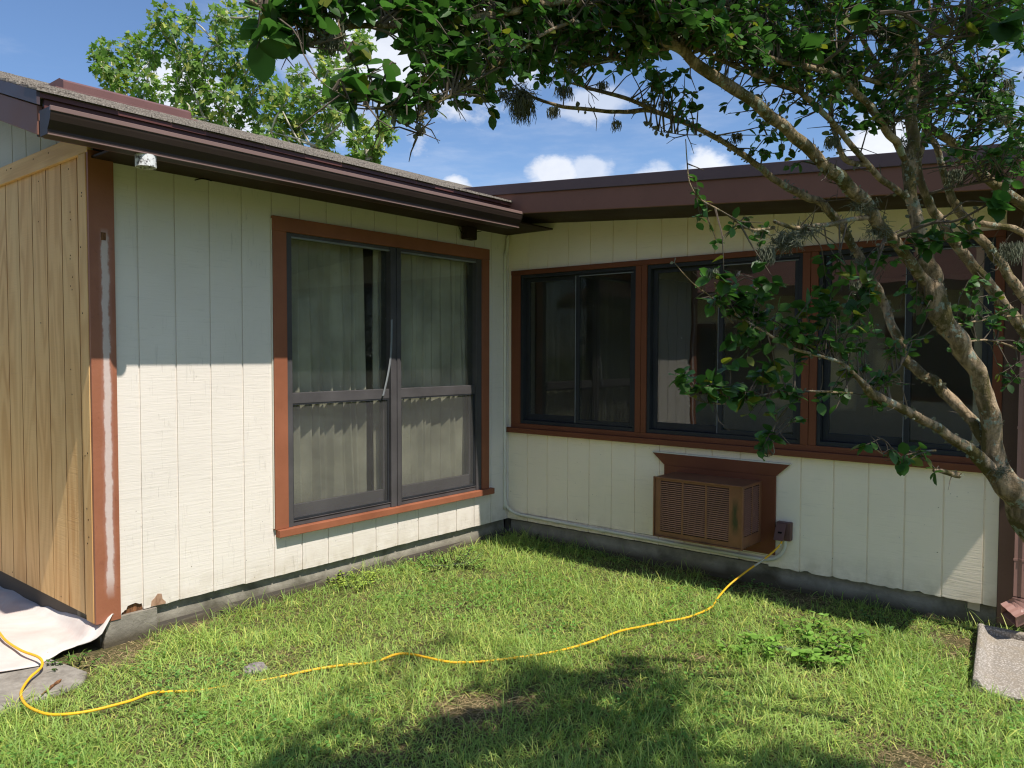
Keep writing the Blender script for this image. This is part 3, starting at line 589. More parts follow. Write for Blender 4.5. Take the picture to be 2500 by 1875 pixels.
q.box(AX1 - T, AX1, -AD, -AD + .03, AZ0 + T, AZ1 - T); q.box(AX1 - T, AX1, -.06, -.0243, AZ0 + T, AZ1 - T); q.box(AX1 - T, AX1, -AD + .03, -.06, AZ0 + T, AZ0 + .075); q.box(AX1 - T, AX1, -AD + .03, -.06, AZ1 - .018, AZ1 - T); q.box(AX1 - T, AX1, -.180, -.168, AZ0 + .075, AZ1 - .018)
q.build('cabinet', M['ac'], ac, bevel=.0025)
q = MB(); gx = (AX0 + .047, AX0 + .2035, AX0 + .2165, AX0 + .371, AX0 + .385, AX0 + .535); yF = -AD + .012
q.box(AX0 + T, gx[0], yF - .004, yF, AZ0 + T, AZ1 - T); q.box(gx[1], gx[2], yF - .004, yF, AZ0 + T, AZ1 - T); q.box(gx[3], gx[4], yF - .004, yF, AZ0 + T, AZ1 - T); q.box(gx[5], AX1 - T, yF - .004, yF, AZ0 + T, AZ1 - T)
for k in range(3): q.box(gx[2 * k], gx[2 * k + 1], yF - .004, yF, AZ0 + T, AZ0 + .036); q.box(gx[2 * k], gx[2 * k + 1], yF - .004, yF, AZ1 - .022, AZ1 - T)
gr = q.build('front_grille', M['ac'], ac)
q = MB(); q.box(AX0 + .01, AX1 - .01, -AD + .035, -.03, AZ0 + .01, AZ1 - .01); q.build('inner_core', M['dark'], ac)
q = MB()
NS = 25
for k in range(3):
    for i in range(NS):
        z = AZ0 + .041 + (AZ1 - AZ0 - .066) * (i + .5) / NS; a, b = gx[2 * k], gx[2 * k + 1]
        q.hexa([(a, yF - .006, z - .0045), (b, yF - .006, z - .0045), (b, yF + .012, z + .0035), (a, yF + .012, z + .0035), (a, yF - .006, z + .0018), (b, yF - .006, z + .0018), (b, yF + .012, z + .0055), (a, yF + .012, z + .0055)])
q.build('louvre_slats', M['ac_slat'], gr)
q = MB()
for y0, y1 in ((-AD + .034, -.182), (-.166, -.062)):
    for i in range(24):
        z = AZ0 + .08 + (AZ1 - AZ0 - .102) * (i + .5) / 24; q.hexa([(AX1 - .014, y0, z + .003), (AX1, y0, z - .005), (AX1, y1, z - .005), (AX1 - .014, y1, z + .003), (AX1 - .014, y0, z + .005), (AX1, y0, z - .003), (AX1, y1, z - .003), (AX1 - .014, y1, z + .005)])
q.build('side_louvres', M['ac_slat'], ac)
q = MB(); fr(q, lambda s, d, z: (s, -d, z), AX0 - .004, AX1 + .003, AZ0 - .004, AZ1 + .003, .010, AD - .012, AD + .003); q.build('front_rim', M['ac'], ac, bevel=.002)

# ================================================================== outlet, conduit, cord
ob = empty('outlet_box', (2.35, 0, .19)); tag(ob, 'small bronze outlet box with its flap propped open by a plug', 'outlet box')
q = MB(); q.box(2.302, 2.392, -.048, -.0003, .183, .30); q.build('box_body', M['outlet'], ob, bevel=.003)
q = MB(); q.hexa([(2.304, -.105, .192), (2.368, -.105, .192), (2.368, -.098, .190), (2.304, -.098, .190), (2.304, -.056, .294), (2.368, -.056, .294), (2.368, -.049, .292), (2.304, -.049, .292)]); q.build('flap_cover', M['outlet'], ob, bevel=.002)
q = MB(); q.box(2.325, 2.352, -.085, -.0485, .205, .245); q.build('plug', M['dark'], ob, bevel=.004)
cp = MB(); pts = [(.020, -.040, 2.345), (.020, -.045, 2.28), (.013, -.062, 2.17), (.013, -.064, 2.05), (.013, -.064, .24), (.014, -.062, .17), (.03, -.05, .105), (.075, -.03, .066), (.14, -.022, .052), (.25, -.020, .048), (1.2, -.020, .036), (2.1, -.020, .030), (2.22, -.022, .034), (2.30, -.024, .062), (2.345, -.026, .12), (2.352, -.026, .183)]
cp.tube(catmull(pts, 6), .0125, 10)
con = cp.build('conduit', M['conduit'], smooth=True); tag(con, 'cream painted pipe running down the inside corner and along the wall base', 'pipe')
for p, d in (((.52, -.020, .0445), (1, 0, -.013)), ((.013, -.064, .70), (0, 0, 1)), ((.013, -.064, 2.02), (0, 0, 1)), ((.95, -.020, .039), (1, 0, -.013))):
    q = MB(); p = Vector(p); d = Vector(d).normalized(); q.tube([p - d * .022, p + d * .022], .0165, 12); q.build('coupling', M['conduit'], con)
cord = [(2.346, -.080, .205), (2.352, -.10, .172), (2.30, -.17, .10), (2.22, -.30, .02), (2.155, -.42, -.055), (2.145, -.55, -.10), (2.165, -.70, -.116), (2.152, -.88, -.118), (2.122, -.985, -.12), (2.075, -1.092, -.119), (2.013, -1.243, -.12), (1.959, -1.398, -.117), (1.933, -1.586, -.118), (1.872, -1.779, -.126), (1.801, -1.947, -.124), (1.678, -2.102, -.134), (1.617, -2.205, -.128), (1.556, -2.306, -.112), (1.441, -2.34, -.110), (1.343, -2.362, -.110), (1.281, -2.409, -.113), (1.246, -2.529, -.126), (1.153, -2.644, -.128), (1.078, -2.78, -.131), (.992, -2.936, -.146), (.917, -3.09, -.148), (.844, -3.246, -.140), (.79, -3.348, -.124), (.793, -3.418, -.118), (.802, -3.49, -.118), (.794, -3.564, -.117), (.779, -3.633, -.117), (.75, -3.707, -.115), (.696, -3.77, -.113), (.626, -3.797, -.112), (.516, -3.807, -.112), (.399, -3.788, -.112), (.319, -3.753, -.110), (.236, -3.694, -.104), (.159, -3.622, -.098), (.07, -3.601, -.085), (-.091, -3.625, -.083), (-.297, -3.627, -.083), (-.6, -3.60, -.086), (-1.0, -3.66, -.086), (-1.6, -3.6, -.086)]
cord = [(a, b, c - (.009 if c < -.105 and b > -3.4 else 0)) for a, b, c in cord]
q = MB(); q.tube(catmull(cord, 5), .0062, 8); ec = q.build('extension_cord', M['cord'], smooth=True); tag(ec, 'yellow extension cord winding over the grass from the outlet box to the drop cloth', 'cord')
q = MB(); q.tube(catmull([(2.352, -.1, .172), (2.345, -.106, .155)], 4), .0085, 8); q.build('taped_section', M['cordgrey'], ec, smooth=True); q = MB(); q.tube(catmull([(2.284, -.195, .082), (2.262, -.231, .060), (2.245, -.260, .044)], 4), .0070, 8); q.build('taped_section', M['cordgrey'], ec, smooth=True)

# ================================================================== drop cloth, paver, splash block, mud
cl = MB(); cnz = vnoise(31); us = np.linspace(0, 1, 90); vs_ = np.linspace(0, 1, 70); rows = []
edge = [(-3.225, .01), (-3.25, .04), (-3.31, .06), (-3.345, .035), (-3.39, -.015), (-3.47, -.020), (-3.50, .0), (-3.563, .028), (-3.60, .076), (-3.66, .06), (-3.754, .030), (-3.9, .0), (-4.3, -.06), (-4.8, -.1)]
for v in vs_:
    y = -3.215 - 1.55 * v; xe = float(np.interp(-y, [-a for a, b in edge], [b for a, b in edge])); row = []
    for u in us:
        x = -2.6 + (xe + 2.6) * u ** .7; z = -.118 + .022 * (cnz(x * 4, y * 4) - .4) + .012 * (cnz(x * 11 + 3, y * 11) - .5)
        z += .080 * math.exp(-((x - .0) / .20) ** 2 - ((y + 3.24) / .11) ** 2)                    # lifts where it is tucked against the corner
        z += .060 * math.exp(-((y + 3.235) / .05) ** 2) * math.exp(-((x + .12) / .45) ** 2)
        fold = -3.30 - .10 * (x + .9) if x > -.95 else -9
        z += .034 * math.exp(-((y - (-3.335 - .06 * math.sin(3 * x))) / .028) ** 2) * (1 if -1.0 < x < .0 else 0) * min(1, (x + 1.0) * 3)
        z = max(z, GZ + .012); row.append((x, y, z))
    rows.append(row)
cl.loft(rows, closed=False); dc = cl.build('drop_cloth', M['cloth'], smooth=True); tag(dc, 'white paint stained canvas drop cloth spread at the foot of the plywood', 'drop cloth')
so = dc.modifiers.new('thickness', 'SOLIDIFY'); so.thickness = .004
q = MB(); pv = [(.45, -3.93), (.43, -3.70), (.40, -3.53), (.30, -3.475), (.15, -3.50), (-.2, -3.56), (-.35, -3.9), (-.2, -4.2), (.3, -4.25)]
q.prism([(x, y, GZ - .03) for x, y in pv], [(x, y, -.128) for x, y in pv]); tag(q.build('stepping_stone', M['paver'], bevel=.012, segs=3), 'flat grey concrete stepping stone half under the drop cloth', 'stepping stone')
q = MB(); q.tube(catmull([(.33, -3.60, -.121), (.36, -3.64, -.122), (.40, -3.68, -.120), (.435, -3.72, -.121)], 4), [.002, .006, .007, .007, .006, .007, .006, .005, .004, .004, .003, .003, .002], 6, .3); tag(q.build('bark_stick', M['rot'], smooth=False), 'reddish brown stick of bark lying on the stepping stone', 'stick')
sb = MB(); ang = .03
def spl(v):
    w = .150 + .005 * v; y = -.125 - .83 * v; x0 = 3.602 + .108 * v; zt = -.083 - .012 * v
    pr = [(-w, -.175), (-w + .008, zt), (-w + .03, zt + .004), (-w + .055, zt - .03), (-w + .085, zt - .040), (w - .085, zt - .040), (w - .055, zt - .03), (w - .03, zt + .004), (w - .008, zt), (w, -.175)]
    return [(x0 + a, y, z) for a, z in pr]
sb.loft([spl(v) for v in np.linspace(0, 1, 9)], True, True)
q0 = [3.475, 3.805]; sb.prism([(3.455, -.124, -.175), (3.75, -.124, -.175), (3.75, -.124, -.085), (3.455, -.124, -.085)], [(3.458, -.16, -.175), (3.753, -.16, -.175), (3.753, -.16, -.090), (3.458, -.16, -.090)])
tag(sb.build('splash_block', M['aggregate'], bevel=.006, segs=2), 'pebbly concrete splash block under the downspout elbow', 'splash block')
q = MB(); rm = random.Random(5); rings = []
for k in range(6):
    r = .066 * (1 - k / 5.2); rings.append([(.835 + r * math.cos(a) * rm.uniform(.8, 1.2), -2.915 + r * math.sin(a) * rm.uniform(.8, 1.2), GZ - .01 + .042 * (k / 5) ** .6 + rm.uniform(-.003, .005)) for a in np.linspace(0, 2 * math.pi, 19)[:-1]])
q.loft(rings, True, True); tag(q.build('ant_mound', M['mud'], smooth=False), 'small grey crumbly dirt mound in the grass', 'dirt mound')

# ================================================================== leaves helper
def leaf_mesh(name, mat, parent, P, axis, normal, length, width, tone, shape='oval', fold=.18):
    """P base points (n,3), axis & normal unit vectors, all numpy"""
    n = len(P); side = np.cross(axis, normal); side /= np.linalg.norm(side, axis=1, keepdims=True) + 1e-9; normal = np.cross(side, axis)
    if shape == 'oval':
        pr = [(0, 0, 0), (.18, .34, 1), (.45, .5, 1), (.75, .38, 1), (1, 0, 0), (.75, -.38, 1), (.45, -.5, 1), (.18, -.34, 1), (.33, 0, 0), (.68, 0, 0)]
        fs = [(0, 8, 2, 1), (8, 9, 3, 2), (9, 4, 3), (0, 7, 6, 8), (8, 6, 5, 9), (9, 5, 4)]
    else:
        pr = [(0, 0, 0), (-.02, .38, .6), (.30, .22, .5), (.45, .52, 1), (.60, .2, .4), (1, 0, .3), (.60, -.2, .4), (.45, -.52, 1), (.30, -.22, .5), (-.02, -.38, .6)]
        fs = [(0, 2, 1), (0, 4, 3, 2), (0, 6, 5, 4), (0, 8, 7, 6), (0, 9, 8)]
    k = len(pr); V = np.zeros((n, k, 3))
    for i, (a, b, f) in enumerate(pr):
        curl = -.16 * a * a
        V[:, i] = P + axis * (a * length)[:, None] + side * (b * width)[:, None] + normal * (fold * f * abs(b) * width + curl * length)[:, None]
    return poly_mesh(name, mat, parent, V.reshape(-1, 3), fs, k, n, np.repeat(tone, k, axis=0))
def poly_mesh(name, mat, parent, V, fs, k, n, tone):
    lens = np.array([len(f) for f in fs]); flat = np.concatenate([np.array(f) for f in fs])
    idx = (flat[None, :] + (np.arange(n) * k)[:, None]).reshape(-1); tot = np.tile(lens, n); start = np.concatenate([[0], np.cumsum(tot)[:-1]])
    me = bpy.data.meshes.new(name); me.vertices.add(len(V)); me.vertices.foreach_set('co', V.astype(np.float32).reshape(-1))
    me.loops.add(len(idx)); me.loops.foreach_set('vertex_index', idx.astype(np.int32)); me.polygons.add(len(tot)); me.polygons.foreach_set('loop_start', start.astype(np.int32))
    me.update(calc_edges=True)
    if tone is not None:
        at = me.attributes.new('tone', 'FLOAT_COLOR', 'POINT'); c = np.ones((len(V), 4), np.float32); c[:, :3] = tone; at.data.foreach_set('color', c.reshape(-1))
    return link(name, me, mat, parent)
def unit(a): return a / (np.linalg.norm(a, axis=-1, keepdims=True) + 1e-9)
# ================================================================== crape myrtle (tree data: x, y, z, radius)
LIMBS=[["trunk",[[4.3,-1.714,-0.461,0.0821],[4.185,-1.874,0.053,0.0747],[4.027,-2.07,0.566,0.0676],[3.919,-2.209,0.852,0.0588],[3.861,-2.278,0.956,0.0522],[3.821,-2.32,1.04,0.0435],[3.815,-2.334,1.119,0.0349],[3.805,-2.363,1.223,0.0322],[3.789,-2.398,1.301,0.0308],[3.76,-2.445,1.364,0.0305],[3.733,-2.478,1.422,0.0315],[3.706,-2.51,1.476,0.0337],[3.688,-2.535,1.528,0.0382],[3.675,-2.545,1.568,0.0347]]],["L1",[[3.681,-2.541,1.545,0.0278],[3.659,-2.57,1.597,0.0196],[3.643,-2.626,1.636,0.0193],[3.623,-2.688,1.683,0.0189],[3.598,-2.763,1.726,0.0196],[3.566,-2.866,1.794,0.0212],[3.547,-2.946,1.827,0.0206],[3.524,-3.019,1.856,0.0182],[3.508,-3.082,1.884,0.0178],[3.494,-3.156,1.906,0.0168],[3.477,-3.237,1.926,0.0164],[3.462,-3.316,1.948,0.0154],[3.448,-3.412,1.963,0.0149],[3.431,-3.481,1.979,0.0145],[3.411,-3.531,2.0,0.0134],[3.381,-3.589,2.023,0.0132],[3.357,-3.653,2.035,0.0121],[3.34,-3.735,2.035,0.0109],[3.323,-3.818,2.027,0.0098],[3.304,-3.879,2.006,0.0088],[3.295,-3.922,1.985,0.0079],[3.266,-3.992,1.958,0.0073],[3.249,-4.042,1.941,0.0069],[3.248,-4.089,1.917,0.0063],[3.222,-4.156,1.9,0.0055],[3.206,-4.215,1.885,0.005],[3.198,-4.246,1.869,0.0047],[3.192,-4.273,1.863,0.004],[3.183,-4.315,1.867,0.0036],[3.18,-4.35,1.872,0.0029],[3.182,-4.383,1.879,0.0023],[3.188,-4.411,1.885,0.0017]]],["L2",[[3.68,-2.54,1.557,0.0324],[3.685,-2.521,1.599,0.0256],[3.67,-2.531,1.648,0.0244],[3.651,-2.532,1.698,0.0233],[3.642,-2.542,1.746,0.0221],[3.633,-2.539,1.798,0.021],[3.615,-2.551,1.862,0.0199],[3.607,-2.545,1.932,0.0211],[3.613,-2.514,1.997,0.0213],[3.608,-2.503,2.073,0.0202],[3.606,-2.486,2.144,0.0197],[3.604,-2.468,2.215,0.0192],[3.597,-2.46,2.287,0.018],[3.589,-2.452,2.38,0.0169],[3.576,-2.435,2.506,0.0146]]],["B2",[[3.811,-2.314,1.075,0.0316],[3.779,-2.324,1.14,0.0232],[3.756,-2.328,1.182,0.0208],[3.723,-2.34,1.224,0.0197],[3.68,-2.347,1.272,0.0192],[3.642,-2.364,1.311,0.0187],[3.6,-2.371,1.344,0.0188],[3.572,-2.38,1.38,0.0189],[3.554,-2.365,1.429,0.0178],[3.525,-2.361,1.497,0.0167],[3.499,-2.353,1.558,0.0162],[3.497,-2.437,1.599,0.0164],[3.473,-2.447,1.657,0.0164],[3.452,-2.467,1.706,0.0157],[3.429,-2.507,1.756,0.015],[3.411,-2.555,1.799,0.0148],[3.392,-2.621,1.835,0.0146],[3.368,-2.7,1.843,0.0137],[3.342,-2.8,1.863,0.0122],[3.324,-2.867,1.89,0.0114],[3.317,-2.914,1.903,0.0106],[3.293,-3.013,1.929,0.0092],[3.261,-3.104,1.955,0.0085],[3.228,-3.176,1.975,0.0078],[3.182,-3.258,1.989,0.0072],[3.158,-3.324,1.975,0.0065],[3.131,-3.381,1.97,0.006],[3.093,-3.468,1.964,0.0053],[3.074,-3.53,1.962,0.0048],[3.056,-3.589,1.971,0.0037],[3.049,-3.64,1.975,0.0027],[3.029,-3.68,1.96,0.0018]]],["B3",[[3.824,-2.306,1.014,0.034],[3.77,-2.412,1.099,0.0226],[3.732,-2.493,1.14,0.0175],[3.689,-2.578,1.188,0.016],[3.658,-2.654,1.22,0.0157],[3.632,-2.713,1.243,0.0144],[3.601,-2.777,1.266,0.0153],[3.587,-2.813,1.291,0.013],[3.57,-2.851,1.325,0.0075],[3.545,-2.909,1.362,0.0058],[3.502,-2.983,1.382,0.0052],[3.467,-3.05,1.4,0.0046],[3.427,-3.133,1.442,0.004],[3.392,-3.2,1.476,0.0032],[3.369,-3.255,1.523,0.0027],[3.471,-3.494,1.529,0.0019]]],["R1",[[4.005,-1.77,1.201,0.0246],[3.832,-1.926,1.464,0.0217],[3.785,-1.973,1.549,0.0216],[3.741,-2.019,1.619,0.0209],[3.704,-2.06,1.675,0.0208],[3.666,-2.102,1.736,0.02],[3.633,-2.139,1.785,0.0199],[3.611,-2.168,1.83,0.0185],[3.591,-2.209,1.876,0.0171],[3.575,-2.249,1.969,0.0143],[3.581,-2.247,2.052,0.0117],[3.593,-2.246,2.139,0.0103],[3.587,-2.259,2.239,0.009],[3.597,-2.244,2.368,0.0077],[3.612,-2.222,2.548,0.0064]]],["R2",[[3.973,-1.66,1.335,0.0213],[3.816,-1.804,1.577,0.0197],[3.779,-1.844,1.645,0.0196],[3.745,-1.882,1.703,0.0196],[3.718,-1.915,1.752,0.0188],[3.689,-1.95,1.788,0.018],[3.668,-1.978,1.83,0.018],[3.646,-2.007,1.872,0.0172],[3.632,-2.03,1.907,0.0158],[3.604,-2.062,1.998,0.0137],[3.59,-2.095,2.071,0.0122],[3.574,-2.133,2.116,0.0108],[3.56,-2.165,2.217,0.0093],[3.558,-2.192,2.329,0.0079],[3.521,-2.28,2.453,0.0065],[3.485,-2.338,2.557,0.0051]]],["R3",[[3.912,-1.622,1.782,0.0246],[3.802,-1.747,1.905,0.0214],[3.758,-1.807,1.943,0.0206],[3.697,-1.88,2.002,0.0197],[3.64,-1.963,2.073,0.0188],[3.596,-2.036,2.117,0.0165],[3.538,-2.116,2.18,0.0136],[3.511,-2.192,2.234,0.0107],[3.462,-2.323,2.313,0.0091],[3.434,-2.448,2.396,0.0076],[3.408,-2.489,2.513,0.0062]]],["R4",[[3.903,-1.556,1.966,0.0162],[3.789,-1.681,2.138,0.0146],[3.741,-1.729,2.212,0.0145],[3.679,-1.803,2.292,0.013],[3.627,-1.869,2.355,0.0114],[3.587,-1.924,2.423,0.0099],[3.547,-1.952,2.525,0.0085],[3.522,-1.966,2.667,0.0071]]],["R5",[[3.919,-1.686,1.704,0.0142],[3.813,-1.821,1.797,0.0133],[3.777,-1.863,1.813,0.0132],[3.733,-1.911,1.821,0.0125],[3.686,-1.963,1.83,0.0124]]],["R6",[[3.607,-2.545,1.932,0.0117],[3.602,-2.629,1.969,0.0131],[3.59,-2.681,1.985,0.0129],[3.582,-2.74,2.015,0.0121],[3.571,-2.805,2.041,0.0113],[3.552,-2.902,2.064,0.0104],[3.536,-2.995,2.073,0.0091],[3.515,-3.132,2.06,0.0077],[3.5,-3.245,2.043,0.0069],[3.482,-3.363,2.038,0.0062],[3.469,-3.476,2.032,0.005],[3.439,-3.562,2.037,0.0041],[3.423,-3.666,2.046,0.0031],[3.41,-3.733,2.064,0.0023]]],["R7",[[3.616,-2.552,1.832,0.0105],[3.603,-2.606,1.841,0.0109],[3.577,-2.683,1.868,0.0107],[3.558,-2.748,1.897,0.01],[3.535,-2.835,1.941,0.0097],[3.518,-2.912,1.977,0.0089],[3.495,-3.017,2.007,0.0086],[3.476,-3.103,2.026,0.0079],[3.452,-3.234,2.02,0.0071],[3.433,-3.356,2.02,0.0063],[3.404,-3.456,2.029,0.0052],[3.373,-3.54,2.012,0.0042],[3.348,-3.596,1.985,0.0033],[3.306,-3.653,1.97,0.0025],[3.279,-3.7,1.951,0.0016]]],["U1",[[3.606,-2.501,2.14,0.0095],[3.561,-2.692,2.129,0.0084],[3.521,-2.846,2.129,0.0075],[3.49,-2.987,2.128,0.0072],[3.473,-3.1,2.125,0.0069],[3.445,-3.238,2.146,0.0066],[3.43,-3.354,2.139,0.0063],[3.388,-3.489,2.106,0.006],[3.354,-3.609,2.068,0.0041],[3.328,-3.689,2.025,0.0032],[3.306,-3.767,1.976,0.0023],[3.292,-3.825,1.939,0.0015]]],["U2",[[3.599,-2.457,2.279,0.0096],[3.559,-2.608,2.278,0.0081],[3.502,-2.792,2.289,0.0066],[3.454,-2.967,2.286,0.0052],[3.413,-3.132,2.279,0.004]]],["U3",[[3.558,-2.748,1.897,0.0077],[3.516,-2.795,1.905,0.0088],[3.491,-2.808,1.973,0.0088],[3.476,-2.799,2.054,0.0078],[3.478,-2.757,2.153,0.0067],[3.472,-2.727,2.274,0.0057],[3.449,-2.731,2.402,0.0046]]],["S1",[[3.33,-3.802,1.996,0.0045],[3.31,-3.878,1.949,0.004],[3.304,-3.918,1.916,0.0037],[3.292,-3.964,1.883,0.0035],[3.287,-4.015,1.846,0.0031],[3.281,-4.067,1.805,0.0028],[3.28,-4.103,1.782,0.0026],[3.279,-4.139,1.754,0.0022],[3.272,-4.168,1.74,0.0018],[3.273,-4.19,1.738,0.0014],[3.276,-4.21,1.75,0.001]]],["S2",[[3.211,-4.256,1.91,0.0013],[3.216,-4.252,1.885,0.0015],[3.232,-4.253,1.844,0.0015],[3.245,-4.243,1.811,0.0016],[3.249,-4.23,1.791,0.0016],[3.263,-4.208,1.771,0.0015],[3.268,-4.193,1.759,0.0012]]],["S3",[[3.282,-4.158,1.769,0.0016],[3.273,-4.201,1.755,0.0014],[3.273,-4.224,1.747,0.0014],[3.268,-4.262,1.745,0.0013],[3.267,-4.285,1.752,0.0012],[3.266,-4.308,1.757,0.001],[3.263,-4.333,1.771,0.0007]]],["S4",[[3.192,-4.251,1.869,0.0025],[3.19,-4.264,1.859,0.0022],[3.19,-4.276,1.847,0.0018],[3.184,-4.293,1.839,0.0017],[3.178,-4.308,1.838,0.0016],[3.172,-4.336,1.836,0.0012]]],["S5",[[3.113,-3.427,2.015,0.0054],[3.141,-3.347,2.014,0.006],[3.182,-3.28,1.997,0.0066],[3.192,-3.25,1.989,0.0061]]],["S6",[[3.102,-3.481,2.016,0.0038],[3.108,-3.453,2.018,0.0044],[3.117,-3.423,2.014,0.0054]]],["S7",[[3.48,-3.203,1.692,0.0048],[3.502,-3.158,1.681,0.0058],[3.524,-3.082,1.691,0.0064],[3.544,-2.994,1.704,0.0071],[3.565,-2.903,1.727,0.0073],[3.58,-2.811,1.743,0.0086]]],["S8",[[3.392,-3.476,1.838,0.0013],[3.396,-3.475,1.786,0.0016],[3.402,-3.473,1.742,0.0019],[3.415,-3.441,1.711,0.0022],[3.437,-3.376,1.691,0.0027],[3.456,-3.287,1.665,0.0032],[3.48,-3.203,1.677,0.0048]]],["S10",[[3.413,-3.562,1.569,0.0008],[3.435,-3.524,1.529,0.0013],[3.354,-3.255,1.514,0.002],[3.385,-3.206,1.456,0.0024]]],["S11",[[3.274,-3.305,1.318,0.0013],[3.312,-3.25,1.272,0.0018],[3.361,-3.171,1.26,0.0022],[3.423,-3.066,1.284,0.0029],[3.493,-2.97,1.288,0.0034],[3.562,-2.861,1.281,0.0043]]],["S12",[[3.408,-3.048,1.12,0.0013],[3.424,-3.034,1.13,0.0015],[3.419,-3.036,1.177,0.0016],[3.437,-3.018,1.23,0.0021],[3.477,-2.983,1.277,0.0032]]],["S13",[[3.855,-2.139,1.504,0.0038],[3.79,-2.219,1.496,0.0038],[3.729,-2.374,1.474,0.0036],[3.675,-2.484,1.46,0.0047]]],["S14",[[3.912,-2.035,1.327,0.0039],[3.835,-2.134,1.403,0.0038],[3.767,-2.268,1.427,0.0037],[3.709,-2.433,1.407,0.0048]]],["S15",[[3.7,-2.546,1.112,0.0035],[3.656,-2.609,1.108,0.0029],[3.618,-2.668,1.094,0.0023],[3.573,-2.742,1.137,0.0018]]],["S16",[[3.74,-2.44,1.033,0.0119],[3.711,-2.515,1.051,0.0082],[3.697,-2.552,1.056,0.0058]]],["T1",[[3.277,-4.141,1.749,0.0008],[3.279,-4.14,1.736,0.0007],[3.276,-4.143,1.723,0.0006],[3.272,-4.147,1.709,0.0005]]],["T2",[[3.376,-2.914,1.97,0.0013],[3.288,-3.219,1.92,0.0015],[3.263,-3.297,1.912,0.0012],[3.246,-3.345,1.912,0.001],[3.237,-3.374,1.926,0.0007]]]]
